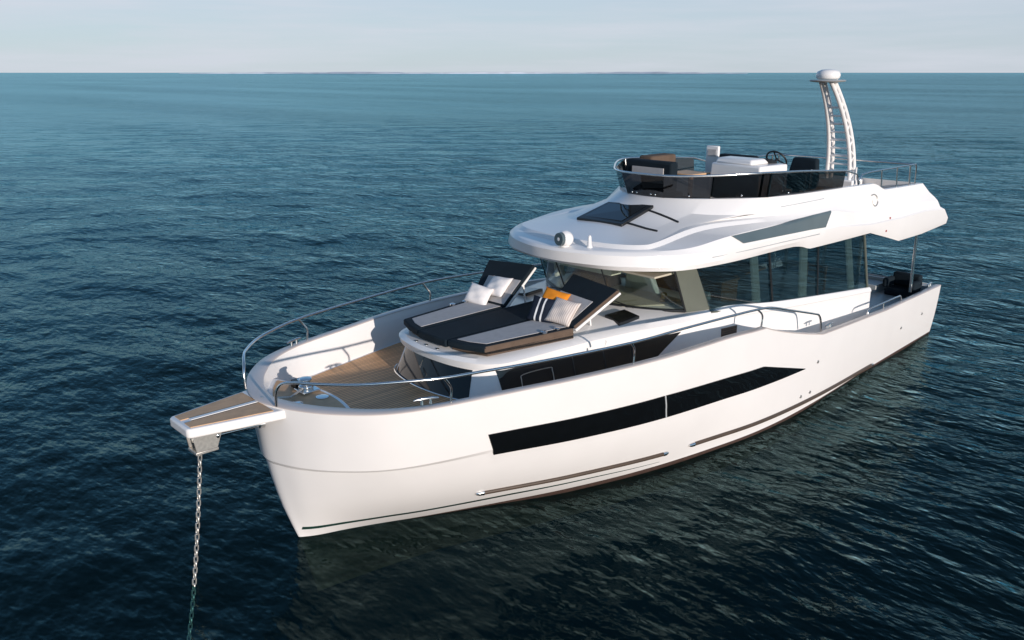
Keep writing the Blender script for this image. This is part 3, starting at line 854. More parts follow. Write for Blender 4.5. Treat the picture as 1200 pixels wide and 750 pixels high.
# ---- sun pad and loungers on the coachroof
ZP = 2.375
cp = MB().prism([(2.30, -.325), (2.30, .325), (4.10, .385), (4.75, .40), (4.75, -.40), (4.10, -.385)], 2.255, ZP - .004).build('centre_pad', M['navy'], yacht, 30)
bevel(cp, .025, 3)
for sg in (1, -1):
    def P(pts): return [(p[0], sg * p[1]) + tuple(p[2:]) for p in pts]
    base = [(2.315, .335), (2.37, .64), (2.50, .955), (4.06, 1.17), (4.10, .40)]
    fr_ = MB().prism(P([(2.40, .345), (2.45, .64), (2.56, .93), (4.05, 1.172), (4.08, .41)]), 2.215, 2.30).build('sun_lounger', M['brownfab'], yacht, 30); bevel(fr_, .008)
    mt = MB().prism(P(base), 2.275, ZP).build('mattress', M['navy'], fr_, 30); bevel(mt, .028, 3)
    gp = MB().prism(P([(2.44, .42), (2.49, .64), (2.60, .865), (4.05, 1.06), (4.08, .47)]), ZP - .02, ZP + .006).build('mattress_panel', M['greyfab'], fr_, 30); bevel(gp, .004, 2)
    h0, h1, t0, t1 = Vector((4.09, .40, 2.385)), Vector((4.05, 1.17, 2.385)), Vector((4.81, .44, 2.955)), Vector((4.71, 1.46, 2.895))
    nrm = (t0 - h0).cross(h1 - h0).normalized()
    if nrm.z < 0: nrm = -nrm
    def bl(u, w, o=0.0):
        p = (h0 * (1 - u) + h1 * u) * (1 - w) + (t0 * (1 - u) + t1 * u) * w + nrm * o
        return (p.x, sg * p.y, p.z)
    fm_ = MB().hexa([bl(0, 0, -.105), bl(1, 0, -.105), bl(1, 1, -.095), bl(0, 1, -.095)], [bl(0, 0, -.055), bl(1, 0, -.055), bl(1, 1, -.055), bl(0, 1, -.055)]).build('backrest_frame', M['white'], fr_, 30)
    bevel(fm_, .012, 3)
    bk = MB().hexa([bl(0, 0, -.053), bl(1, 0, -.053), bl(1, 1, -.053), bl(0, 1, -.053)], [bl(0, 0, .012), bl(1, 0, .012), bl(1, 1, .012), bl(0, 1, .012)]).build('backrest', M['navy'], fr_, 30)
    bevel(bk, .025, 3)
    for cu in (mt, bk):          # the boxing of the cushions is brown
        cu.data.materials.append(M['brownfab'])
        for p in cu.data.polygons:
            if abs(p.normal.y) > .6 and sg * p.normal.y < 0: p.material_index = 1
    bp_ = MB().hexa([bl(.03, .03, .0), bl(.82, .03, .0), bl(.82, .60, .0), bl(.03, .60, .0)], [bl(.03, .03, .018), bl(.82, .03, .018), bl(.82, .60, .018), bl(.03, .60, .018)]).build('backrest_panel', M['greyfab'], fr_, 30)
    bevel(bp_, .005, 2)
    for u in (.06, .62):
        a = bl(u, .62, -.10)
        MB().tube([a, (a[0] + .06, a[1], 2.27)], .016, 8).build('strut', M['white'], fr_, 60)
    for s in (3.55, 3.82):
        MB().lathe((s, sg * 1.05, ZP + .004), [(.05, 0), (.05, .02), (.03, .03), (.012, .03)], 14).build('cup_holder', M['steel'], fr_, 50)

# ---- roof and flybridge moulding
A = [(4.74, 0, 3.10), (4.78, .5, 3.10), (4.95, 1.1, 3.10), (5.35, 1.58, 3.095), (5.9, 1.84, 3.08), (7, 1.93, 3.06), (8.9, 1.93, 3.045), (9.5, 1.93, 2.93), (10.4, 1.93, 2.92), (11.9, 1.93, 2.915), (13.3, 1.93, 2.57), (14.5, 1.93, 2.575), (15.88, 1.91, 2.64)]
B1 = [(4.6, 0.0, 3.17), (4.652, 0.47, 3.17), (4.866, 1.068, 3.17), (5.318, 1.592, 3.165), (5.948, 1.866, 3.15), (7.0, 1.957, 3.14), (8.9, 1.97, 3.13), (9.5, 1.965, 3.06), (10.4, 1.965, 3.03), (11.9, 1.96, 3.0), (13.3, 1.965, 2.72), (14.5, 1.965, 2.72), (15.86, 1.94, 2.78)]
B = [(4.56, 0, 3.33), (4.62, 0.45, 3.33), (4.86, 1.03, 3.33), (5.33, 1.56, 3.33), (5.98, 1.84, 3.32), (7, 1.95, 3.3), (8.9, 1.975, 3.27), (9.5, 1.97, 3.25), (10.4, 1.965, 3.22), (11.9, 1.955, 3.09), (13.3, 1.955, 3.06), (14.5, 1.955, 3.08), (15.62, 1.93, 3.0)]
B2 = [(4.6, 0, 3.37), (4.66, 0.45, 3.37), (4.9, 1.01, 3.37), (5.37, 1.53, 3.37), (6.01, 1.81, 3.355), (7.02, 1.935, 3.33), (8.9, 1.965, 3.295), (9.5, 1.965, 3.27), (10.4, 1.955, 3.235), (11.9, 1.93, 3.11), (13.3, 1.93, 3.085), (14.5, 1.93, 3.11), (15.42, 1.9, 3.07)]
S_ = [(4.66, 0.0, 3.385), (4.716, 0.46, 3.385), (4.938, 1.014, 3.385), (5.394, 1.506, 3.39), (6.034, 1.778, 3.4), (7.04, 1.861, 3.48), (8.9, 1.9, 3.51), (9.5, 1.91, 3.53), (10.4, 1.905, 3.52), (11.9, 1.905, 3.3), (13.3, 1.9, 3.25), (14.5, 1.89, 3.27), (15.3, 1.87, 3.22)]
C0 = [(4.93, 0, 3.40), (4.98, .5, 3.40), (5.1, 1.03, 3.40), (5.33, 1.37, 3.405), (5.65, 1.45, 3.42), (6.9, 1.41, 3.52), (8.3, 1.74, 3.545), (9.4, 1.88, 3.55), (10.4, 1.89, 3.535), (11.9, 1.898, 3.315), (13.3, 1.894, 3.265), (14.5, 1.884, 3.285), (15.29, 1.864, 3.235)]
C1 = [(4.98, 0, 3.46), (5.03, .48, 3.46), (5.15, .99, 3.46), (5.37, 1.32, 3.465), (5.67, 1.385, 3.48), (6.9, 1.335, 3.58), (8.25, 1.68, 3.595), (9.37, 1.863, 3.57), (10.4, 1.88, 3.55), (11.9, 1.89, 3.33), (13.3, 1.885, 3.28), (14.5, 1.875, 3.30), (15.27, 1.855, 3.25)]
D0 = [(5.95, 0, 3.55), (6.0, .40, 3.55), (6.12, .78, 3.545), (6.3, 1.05, 3.545), (6.55, 1.18, 3.555), (7.2, 1.27, 3.61), (8.35, 1.66, 3.615), (9.4, 1.845, 3.60), (10.4, 1.865, 3.575), (11.9, 1.88, 3.36), (13.25, 1.87, 3.32), (14.4, 1.86, 3.34), (15.2, 1.84, 3.30)]
D = [(6.70, 0, 3.76), (6.77, .38, 3.76), (7.0, .80, 3.73), (7.38, 1.17, 3.69), (7.78, 1.42, 3.675), (8.22, 1.61, 3.665), (8.8, 1.74, 3.66), (9.6, 1.815, 3.65), (10.5, 1.83, 3.62), (11.9, 1.82, 3.56), (13.1, 1.81, 3.46), (14.1, 1.80, 3.46), (15.0, 1.78, 3.43)]
E_ = [(7.03, 0, 3.92), (7.10, .35, 3.92), (7.33, .75, 3.92), (7.73, 1.12, 3.92), (8.28, 1.48, 3.92), (8.95, 1.69, 3.92), (9.6, 1.735, 3.91), (10.2, 1.75, 3.90), (10.9, 1.755, 3.89), (12.2, 1.755, 3.855), (12.75, 1.755, 3.69), (13.7, 1.75, 3.665), (14.72, 1.72, 3.645)]
def inset(h, d, dz=0.0):
    return [(p[0], p[1], p[2] + dz) for p in offset_half(h, d)]
hs = [half(h, 6, zlin=6) for h in (A, B1, B, B2, S_, C0, C1, D0, D, E_)]
ei = inset(hs[-1], .085, .004)
ei2 = [(p[0], p[1], p[2] - .02) for p in inset(hs[-1], .10)]
FLZ = 3.42
fl_ = [(p[0], p[1], FLZ) for p in inset(hs[-1], .14)]
ai = [(p[0], p[1], max(p[2] + .03, 2.98)) for p in inset(hs[0], .22)]
v, f, _ = ushell([ai] + hs + [ei, ei2, fl_], cap_first=True, cap_last=True)
roof = link_mesh('flybridge_roof', v, f, M['white'], yacht, 22)
roof_bvh = bvh_of(roof)
def roof_z(s, t):
    h = roof_bvh.ray_cast(Vector((s, -t, 8)), Vector((0, 0, -1)))
    return h[0].z
# soffit lining, seen under the aft wing
v, f, _ = ushell([[(p[0], p[1], p[2] - .006) for p in inset(ai, .02)], [(p[0], p[1], p[2] - .012) for p in inset(ai, .02)]], cap_first=True, cap_last=True)
link_mesh('soffit', v, f, M['beige'], roof, 30)
# teak fly deck
h = inset(hs[-1], .2)
v, f, _ = ushell([[(p[0], p[1], FLZ + .004) for p in h], [(p[0], p[1], FLZ + .010) for p in h]], cap_first=True, cap_last=True)
link_mesh('flybridge_teak', M and v, f, M['teak'], roof, 0)
for sg in (1, -1):
    up = [(6.98, 3.475), (8.2, 3.495), (9.5, 3.54), (10.20, 3.545)]
    lo = [(7.22, 3.335), (8.2, 3.32), (9.3, 3.30), (9.92, 3.275)]
    v, f = side_panel(roof_bvh, up, lo, sg, .020, 40, 8, .06)
    link_mesh('side_pane', v, f, M['pane'], roof, 40)
    pth = [(s, sg * (t_on(roof_bvh, s, z, sg) - .001), z) for s, z in ((6.4, 3.215), (7.4, 3.205), (8.6, 3.195), (9.72, 3.175))]
    MB().tube(pth, .010, 6).build('fascia_groove', M['grey_gel'], roof, 60)
    pth = [(s, sg * (t_on(roof_bvh, s, z, sg) - .001), z) for s, z in ((8.75, 3.74), (9.4, 3.755), (10.1, 3.765))]
    MB().tube(pth, .008, 6).build('coaming_groove', M['grey_gel'], roof, 60)
    for s, z in ((12.55, 2.88), (12.75, 3.12)):
        t = t_on(roof_bvh, s, z, sg)
        MB().tube([(s, sg * (t - .01), z), (s, sg * (t + .012), z)], .022, 10).build('marker_light', M['red'], roof, 50)
    # the maker's emblem: an open letter-like loop in brushed steel
    em = [(12.02, 3.64), (12.16, 3.65), (12.27, 3.60), (12.29, 3.50), (12.20, 3.435), (12.09, 3.435), (12.06, 3.54)]
    pth = [(s, sg * (t_on(roof_bvh, s, z, sg) + .006), z) for s, z in crom([(a, b) for a, b in em], 4)]
    MB().tube(pth, .011, 6).build('emblem', M['steel_dull'], roof, 60)
    # gutter step that frames the raised roof panel
# roof hatch with its slide rails
def on_roof(s, t, o): return (s, t, roof_z(s, t) + o)
hq = [(6.0, -.62), (6.0, .40), (6.83, .40), (6.83, -.62)]
fr_ = MB().hexa([on_roof(s, t, -.02) for s, t in hq], [on_roof(s, t, .045) for s, t in hq]).build('roof_hatch', M['black'], roof, 30)
bevel(fr_, .012, 2)
gq = [(6.10, -.53), (6.10, .31), (6.72, .31), (6.72, -.53)]
MB().hexa([on_roof(s, t, .02) for s, t in gq], [on_roof(s, t, .049) for s, t in gq]).build('hatch_pane', M['blackglass'], fr_, 0)
for s in (6.14, 6.70):
    pts = [on_roof(s, t, .012) for t in np.linspace(.40, 1.02, 7)]
    MB().tube(pts, .018, 6).build('slide_rail', M['black'], fr_, 60)
# searchlight and horn on the brow
zb = roof_z(4.74, .30)
sl = MB().lathe((4.74, .30, zb - .005), [(.075, 0), (.07, .02), (.05, .03), (.05, .04)], 20)
sl.ball((4.74, .30, zb + .115), .14, .14, .13, 24, 14)
slo = sl.build('searchlight', M['white'], roof, 60)
MB().lathe((4.74, .30, zb), [(.02, .02), (.02, .03)], 8)
fc = MB()
fc.tube([(4.68, .30, zb + .118), (4.605, .295, zb + .122)], [.112, .098], 20)
fc.build('lamp_lens', M['pane'], slo, 40)
zb = roof_z(4.92, .66)
MB().lathe((4.92, .66, zb - .005), [(.05, 0), (.048, .02), (.036, .03), (.028, .16), (.02, .19), (.008, .195)], 16).build('horn', M['white'], roof, 60)

# ---- flybridge windscreen, rail and mullions
def lean(h, d, z):
    return [(p[0], p[1], z if not callable(z) else z(p)) for p in offset_half(h, d)]
eh = hs[-1]
end = [i for i, p in enumerate(eh) if p[0] <= 10.9][-1] + 1
zt = lambda p: lerp_table([(7, 4.30), (7.6, 4.31), (8.5, 4.34), (9.5, 4.29), (10.9, 4.19)], p[0])
gb = [(p[0], p[1], p[2] + .002) for p in inset(eh, .045)][:end]
WP = [(7.055, 0), (7.09, .40), (7.60, 1.00), (8.46, 1.585), (9.5, 1.69), (10.95, 1.715)]     # corners of the flat panels
LEAN = [.13, .13, .10, .06, .04, .03]
gb = [(a, b, lerp_table([(7, 3.925), (9, 3.925), (9.6, 3.915), (10.95, 3.893)], a)) for a, b in WP]
gt = [(a, b, zt((a, b))) for (a, b), l in zip(WP, LEAN)]
gt = [(p[0], p[1], zt(p)) for p in offset_half(gb, [-l for l in LEAN])]
gb2 = offset_half(gb, .012); gt2 = offset_half(gt, .012)
v = []; f = []
L = [U(gb), U(gt), U(gt2), U(gb2)]; n = len(L[0]); v = [p for l in L for p in l]
for i in range(4):
    j = (i + 1) % 4
    for k in range(n - 1): f.append((i * n + k, i * n + k + 1, j * n + k + 1, j * n + k))
f += [(0, n, 2 * n, 3 * n), (n - 1, 4 * n - 1, 3 * n - 1, 2 * n - 1)]
fw = link_mesh('flybridge_windscreen', v, f, M['flyglass'], yacht, 8)
rail_h = crom([(gt[1][0], -gt[1][1], gt[1][2])] + [(p[0] - .012, p[1] + .006, p[2]) for p in gt[1:]], 6)
rail_h = [p for p in rail_h if p[1] >= 0]; rail_h[0] = (rail_h[0][0], 0.0, rail_h[0][2])
fr_ = MB().tube([(p[0], p[1], p[2] + .02) for p in U(rail_h)], .018, 8).build('flybridge_rail', M['steel'], yacht, 60)
for sg in (1, -1):
    pe = gt[-1]
    MB().tube([(pe[0], sg * pe[1], pe[2] + .02), (pe[0] + .5, sg * 1.74, 4.10), (pe[0] + .6, sg * 1.73, 3.89)], .017, 8).build('rail_end', M['steel'], fr_, 60)
    def strut(a, b, r_, mat): MB().tube([(a[0] + .03, sg * (a[1] - .02), a[2]), (b[0] + .03, sg * (b[1] - .02), b[2] + .01)], r_, 8).build('windscreen_strut', M[mat], fw, 60)
    strut(gb[1], gt[1], .014, 'black'); strut(gb[2], gt[2], .024, 'black'); strut(gb[4], gt[4], .016, 'black')
    strut(gb[3], gt[3], .024, 'steel')
    d = [(gb[3][k] * .86 + gb[2][k] * .14, gt[3][k] * .86 + gt[2][k] * .14) for k in range(3)]
    strut([q[0] for q in d], [q[1] for q in d], .022, 'black')
    for k, w in ((1, .5), (2, .5), (3, .5), (4, .5)):
        m_ = [gb[k][i] * .5 + gb[k - 1][i] * .5 for i in range(3)]; q_ = [gt[k][i] * .5 + gt[k - 1][i] * .5 for i in range(3)]
        c_ = [a + (b - a) * .12 for a, b in zip(m_, q_)]
        for e in (-.05, .05):
            MB().ball((c_[0] - .008, sg * (c_[1] + e), c_[2]), .016).build('glass_clip', M['steel'], fw, 60)

# ---- flybridge furniture
so = MB(); so.box(7.75, 8.45, -1.25, -.15, FLZ + .01, 3.86); so.box(8.02, 8.24, -1.25, -.15, 3.86, 4.42)
sof = so.build('lounge_bench', M['navy'], yacht, 30); bevel(sof, .05, 3)
MB().box(7.995, 8.018, -1.05, -.32, 4.02, 4.30).build('bench_pad', M['greyfab'], sof, 0)
so = MB(); so.box(8.55, 9.35, -1.35, -1.02, FLZ + .01, 4.44)
b2 = so.build('bench_backrest', M['brownfab'], sof, 30); bevel(b2, .05, 3)
so = MB(); so.box(8.5, 8.85, -1.0, -.72, FLZ + .01, 4.30)
b3 = so.build('bench_side', M['cream'], sof, 30); bevel(b3, .04, 3)
tb = MB().box(8.55, 9.15, -.62, -.05, 4.13, 4.17)
tb.tube([(8.85, -.3, FLZ), (8.85, -.3, 4.13)], .05, 10)
tbo = tb.build('flybridge_table', M['teak_plain'], yacht, 30); bevel(tbo, .015, 2)
hc = MB().hexa([(8.92, .0, FLZ + .01), (8.86, 1.18, FLZ + .01), (9.75, 1.25, FLZ + .01), (9.75, .0, FLZ + .01)], [(8.98, .05, 4.38), (8.93, 1.12, 4.38), (9.75, 1.20, 4.38), (9.75, .05, 4.38)])
hc.hexa([(9.0, .10, 4.381), (8.96, .92, 4.381), (9.55, .95, 4.381), (9.55, .10, 4.381)], [(9.06, .14, 4.475), (9.02, .88, 4.475), (9.45, .90, 4.475), (9.45, .14, 4.475)])
hco = hc.build('helm_console', M['white'], yacht, 30); bevel(hco, .035, 3)
MB().hexa([(9.70, .25, 4.381), (9.70, 1.0, 4.381), (9.5, 1.0, 4.40), (9.5, .25, 4.40)], [(9.72, .25, 4.391), (9.72, 1.0, 4.391), (9.51, 1.0, 4.47), (9.51, .25, 4.47)]).build('instrument_panel', M['black'], hco, 0)
wh = MB(); wc = Vector((9.92, .86, 4.42)); wd_ = Vector((.80, 0, .60)); wa = Vector((0, 1, 0)); wb = Vector((-.6, 0, .8))
wh.tube([wc + (wa * math.cos(k * math.pi / 14) + wb * math.sin(k * math.pi / 14)) * .20 for k in range(28)], .017, 8, closed=True)
for k in range(3):
    a = k * 2 * math.pi / 3 + math.pi / 2
    wh.tube([wc, wc + (wa * math.cos(a) + wb * math.sin(a)) * .20], .012, 6)
wh.tube([wc - wd_ * .2, wc + wd_ * .02], .03, 8)
wh.build('steering_wheel', M['black'], hco, 50)
se = MB(); se.box(10.15, 10.6, .72, 1.38, 3.86, 4.0); se.hexa([(10.55, .72, 3.98), (10.55, 1.38, 3.98), (10.68, 1.38, 3.98), (10.68, .72, 3.98)], [(10.62, .80, 4.42), (10.62, 1.30, 4.42), (10.76, 1.30, 4.42), (10.76, .80, 4.42)])
se.tube([(10.4, 1.05, FLZ), (10.4, 1.05, 3.87)], .07, 12)
seo = se.build('helm_seat', M['navy'], yacht, 30); bevel(seo, .04, 3)
ss = MB(); ss.box(10.1, 10.3, -.55, .28, FLZ + .01, 4.43); ss.box(10.3, 10.9, -.55, .28, FLZ + .01, 3.85)
sso = ss.build('companion_bench', M['navy'], yacht, 30); bevel(sso, .05, 3)
tv = MB().box(10.35, 10.42, -1.02, -.72, 3.9, 4.55); tv.box(10.30, 10.8, -1.25, -.6, FLZ + .01, 3.92)
tvo = tv.build('wet_bar', M['white'], yacht, 30); bevel(tvo, .02, 2)
MB().box(10.34, 10.347, -.97, -.77, 4.34, 4.48).build('bar_screen', M['greyfab'], tvo, 0)
MB().tube([(9.85, 1.62, 3.9), (9.87, 1.62, 4.30)], .02, 8).build('rail_socket', M['steel'], seo, 60)

# ---- mast with radar dome
mast = MB().box(14.08, 14.6, -.42, .42, FLZ + .01, 3.64).build('radar_mast', M['white'], yacht, 30); bevel(mast, .03, 2)
def leg(sg, k):
    # two curved tubes per side, leaning forward as they rise
    s0 = 14.20 + .22 * k
    q = []
    for i in range(13):
        u = i / 12
        z = 3.62 + (5.80 - 3.62) * u
        s = s0 - 1.0 * u ** 2.1 + (-.06 * k * u)
        q.append((s, sg * (.275 - .155 * u ** 1.4), z))
    return q
legs = {(sg, k): leg(sg, k) for sg in (1, -1) for k in (0, 1)}
for key, q in legs.items():
    MB().tube(q, .046, 8).build('mast_leg', M['white'], mast, 60)
for sg in (1, -1):
    br = MB()
    for i in range(0, 12):
        a, b = legs[(sg, i % 2)][i], legs[(sg, (i + 1) % 2)][i + 1]
        br.tube([a, b], .019, 6)
    br.build('mast_bracing', M['white'], mast, 60)
for i in range(1, 10):
    a, b = legs[(1, 0)][i], legs[(-1, 0)][i]
    MB().tube([a, b], .021, 6).build('mast_rung', M['white'], mast, 60)
    if i % 2:
        a, b = legs[(1, 1)][i], legs[(-1, 1)][i]
        MB().tube([a, b], .018, 6).build('mast_rung', M['white'], mast, 60)
top = MB().lathe((13.26, 0, 5.79), [(.18, 0), (.36, .02), (.38, .045), (.36, .06), (.1, .065)], 28)
top.build('mast_plate', M['grey_gel'], mast, 50)
MB().lathe((13.26, 0, 5.86), [(.20, 0), (.245, .03), (.255, .09), (.23, .16), (.14, .20), (.04, .21)], 28).build('radar_dome', M['white'], mast, 50)
MB().tube([(13.45, .12, 5.85), (13.45, .12, 6.02)], .012, 6).build('whip_aerial', M['white'], mast, 50)

# ---- aft flybridge rails and wing post
for sg in (1, -1):
    ar = MB().tube(crom([(11.75, 1.66 * sg, 3.86), (11.78, 1.66 * sg, 4.0), (12.0, 1.66 * sg, 4.075), (13.0, 1.66 * sg, 4.085), (14.2, 1.66 * sg, 4.085), (14.36, 1.66 * sg, 4.07), (14.42, 1.66 * sg, 3.95), (14.45, 1.66 * sg, 3.62)], 4), .016, 8).build('aft_rail', M['steel'], yacht, 60)
    for s in (12.72, 13.45, 14.1):
        MB().tube([(s + .04, 1.67 * sg, 3.62), (s, 1.66 * sg, 4.08)], .015 if s < 14 else .022, 8).build('stanchion', M['steel'], ar, 60)
    MB().tube([(11.55, 1.66 * sg, 3.83), (11.55, 1.66 * sg, 4.22)], .018, 8).build('gate_post', M['white'], ar, 60)
    MB().tube([(14.78, 1.74 * sg, 1.16), (14.70, 1.74 * sg, 2.75)], .035, 12).build('wing_post', M['steel'], yacht, 60)
MB().tube([(14.43, -1.66, 4.07), (14.43, 1.66, 4.07)], .016, 8).build('cross_rail', M['steel'], yacht, 60)

# ---- deckhouse: windscreen, pillars, side glass
wb_ = half([(5.62, 0, 2.295), (5.66, .40, 2.295), (5.80, .85, 2.295), (6.02, 1.28, 2.29), (6.27, 1.575, 2.285)], 6)
wt_ = half([(5.24, 0, 3.09), (5.28, .40, 3.09), (5.42, .85, 3.09), (5.65, 1.26, 3.09), (5.90, 1.545, 3.09)], 6)
v, f = strip(U(wb_), U(wt_), (.012, 0, 0))
ws = link_mesh('windscreen', v, f, M['glass'], yacht, 40)
MB().tube([(p[0] - .015, p[1], p[2] + .012) for p in U(wb_)], .026, 6).build('windscreen_seal', M['black'], ws, 60)
for sg in (1, -1):
    MB().tube([(6.255, sg * 1.575, 2.29), (5.895, sg * 1.545, 3.09)], .018, 6).build('windscreen_edge', M['black'], ws, 60)
    MB().tube([(5.69, sg * .52, 2.30), (5.31, sg * .52, 3.09)], .012, 6).build('windscreen_mullion', M['black'], ws, 60)
    # wiper
    MB().tube([(5.70, sg * .95, 2.33), (5.68, sg * .30, 2.40)], .010, 6).build('wiper', M['black'], ws, 60)
    q0 = [(6.285, 1.58, 2.27), (6.76, 1.715, 2.26), (6.76, 1.66, 2.26), (6.30, 1.53, 2.27)]
    q1 = [(5.925, 1.55, 3.10), (6.27, 1.69, 3.10), (6.28, 1.63, 3.10), (5.94, 1.50, 3.10)]
    MB().hexa([(a, sg * b, c) for a, b, c in q0], [(a, sg * b, c) for a, b, c in q1]).build('windscreen_pillar', M['pillar'], yacht, 30)
    bot = [(6.77, 1.716, 2.20), (8.0, 1.725, 2.03), (9.2, 1.725, 1.92), (10.5, 1.725, 1.79), (12.58, 1.72, 1.61)]
    tp = [(6.28, 1.69, 3.09), (7.9, 1.70, 3.09), (9.1, 1.70, 3.06), (10.4, 1.70, 3.02), (12.10, 1.70, 3.02)]
    v, f = strip([(a, sg * b, c) for a, b, c in bot], [(a, sg * b, c) for a, b, c in tp], (0, -sg * .010, 0))
    sg_ = link_mesh('saloon_window', v, f, M['saloonglass'], yacht, 30)
    MB().tube([(a, sg * (b + .006), c + .012) for a, b, c in bot], .022, 6).build('window_sill', M['pillar'], sg_, 60)
    for sb_, st_, wmat, rr2 in ((8.72, 8.46, 'black', .034), (10.38, 10.22, 'black', .030), (12.56, 12.08, 'pillar', .035)):
        zb = lerp_table([(a, c) for a, b, c in bot], sb_)
        MB().tube([(sb_, sg * 1.705, zb), (st_, sg * 1.685, 3.06)], rr2, 6).build('window_mullion', M[wmat], sg_, 60)
# aft bulkhead with sliding glass door
ab = MB(); ab.box(12.50, 12.56, -1.70, -1.1, .96, 2.98); ab.box(12.50, 12.56, -1.1, 1.1, 2.82, 2.98); ab.box(12.50, 12.56, 1.5, 1.70, .96, 1.62)
abo = ab.build('aft_bulkhead', M['white'], yacht, 30)
MB().box(12.52, 12.535, -1.09, 1.49, 1.0, 2.81).build('sliding_door', M['saloonglass'], abo, 0)
for t in (-1.09, -.2, .7, 1.49):
    MB().box(12.50, 12.56, t - .03, t + .03, .97, 2.815).build('door_frame', M['pillar'], abo, 0)

# ---- inside the deckhouse
MB().box(5.9, 12.49, -1.6, 1.6, 1.28, 1.32).build('saloon_floor', M['wood'], yacht, 0)
MB().box(5.5, 12.3, -1.5, 1.5, 2.94, 2.97).build('saloon_ceiling', M['beige'], yacht, 0)
da = MB(); da.hexa([(5.70, -.75, 2.0), (5.70, .75, 2.0), (6.75, 1.45, 2.0), (6.75, -1.45, 2.0)], [(5.70, -.75, 2.31), (5.70, .75, 2.31), (6.75, 1.45, 2.33), (6.75, -1.45, 2.33)])
dao = da.build('dashboard', M['beige'], yacht, 30); bevel(dao, .02, 2)
MB().hexa([(6.35, -1.1, 2.335), (6.35, -.2, 2.335), (6.78, -.2, 2.335), (6.78, -1.1, 2.335)], [(6.42, -1.05, 2.50), (6.42, -.25, 2.50), (6.76, -.25, 2.58), (6.76, -1.05, 2.58)]).build('instrument_hood', M['darkwood'], dao, 30)
cb = MB(); cb.box(7.0, 7.9, -1.6, -1.0, 1.32, 2.2); cb.box(7.9, 9.3, -1.62, -1.05, 1.32, 2.05)
cb.build('galley_cabinet', M['wood'], yacht, 0)
MB().box(5.95, 6.2, -1.35, .25, 2.70, 2.93).build('headliner_pelmet', M['curtain'], yacht, 30)
cb = MB(); cb.hexa([(6.85, -.46, 2.12), (6.85, .60, 2.12), (7.0, .60, 2.12), (7.0, -.46, 2.12)], [(6.85, -.46, 2.26), (6.85, .60, 2.26), (7.0, .60, 2.26), (7.0, -.46, 2.26)])
cb.hexa([(6.86, -.20, 2.26), (6.86, .52, 2.26), (6.99, .52, 2.26), (6.99, -.20, 2.26)], [(6.86, -.18, 2.74), (6.86, .30, 2.74), (6.99, .30, 2.74), (6.99, -.18, 2.74)])
cbo = cb.build('helm_backrest', M['curtain'], yacht, 30); bevel(cbo, .03, 3)
MB().box(7.5, 7.6, -.3, .75, 1.32, 2.62).build('galley_screen', M['darkwood'], yacht, 0)
cb = MB(); cb.box(7.05, 7.45, .75, 1.25, 1.32, 1.95); cb.box(7.38, 7.48, .75, 1.25, 1.95, 2.35)
cbo = cb.build('pilot_seat', M['beige'], yacht, 30); bevel(cbo, .06, 3)
cb = MB(); cb.box(7.45, 7.95, .85, 1.45, 1.32, 2.52); cb.box(7.43, 7.97, .83, 1.47, 2.52, 2.56)
cb.build('sideboard', M['wood'], yacht, 0)
cb = MB(); cb.box(9.4, 12.0, -1.58, -.95, 1.32, 1.75); cb.box(9.4, 12.0, -1.60, -1.35, 1.75, 2.15)
cbo = cb.build('saloon_sofa', M['brownfab'], yacht, 30); bevel(cbo, .05, 3)
cb = MB(); cb.box(9.9, 11.2, -.75, .1, 1.98, 2.02); cb.box(10.45, 10.6, -.4, -.25, 1.32, 1.98)
cb.build('saloon_table', M['wood'], yacht, 0)
# slatted wooden chair by the port window
cb = MB()
for s in (10.75, 11.15):
    for t in (1.05, 1.45):
        cb.box(s - .02, s + .02, t - .02, t + .02, 1.32, 1.72 if s < 11 else 2.28)
cb.box(10.73, 11.17, 1.03, 1.47, 1.72, 1.76)
for z in (1.88, 2.02, 2.16, 2.26):
    cb.box(11.135, 11.165, 1.07, 1.43, z - .03, z)
tag(cb.build('saloon_chair', M['wood'], yacht, 0))
def curtain(s0, s1, t, zb, zt, parent=yacht, lean_=0.0):
    n = 14; a = []; b = []
    for i in range(n + 1):
        k = i / n
        w = .035 * math.sin(k * math.pi * 5)
        s = s0 + (s1 - s0) * k
        a.append((s + lean_, t + w, zb)); b.append((s, t + w * .8, zt))
    v, f = strip(a, b, (0, -.006, 0))
    return link_mesh('curtain', v, f, M['curtain'], parent, 60)
for sg in (1, -1):
    curtain(8.02, 8.26, 1.60 * sg, 2.02, 2.93, lean_=.22)
    curtain(9.72, 10.0, 1.60 * sg, 1.85, 2.93, lean_=.14)
    curtain(11.48, 11.72, 1.60 * sg, 1.68, 2.93, lean_=.42)
    curtain(6.25, 6.5, 1.45 * sg, 2.33, 2.93, lean_=.1) if sg < 0 else None
# inner window surround panels by the helm
MB().hexa([(6.62, 1.20, 2.34), (6.62, 1.38, 2.34), (6.72, 1.38, 2.34), (6.72, 1.20, 2.34)], [(6.55, 1.28, 2.62), (6.55, 1.38, 2.62), (6.64, 1.38, 2.62), (6.64, 1.28, 2.62)]).build('helm_side_panel', M['white'], dao, 0)
ins = MB()
ins.lathe((6.40, 1.02, 2.333), [(.07, 0), (.075, .03), (.05, .05), (.05, .09), (.062, .11), (.05, .14), (.01, .15)], 14)
tag(ins.build('brass_lantern', M['gold'], None, 50), 'small brass lantern standing on the port end of the yacht\'s dashboard behind the windscreen', 'lantern')

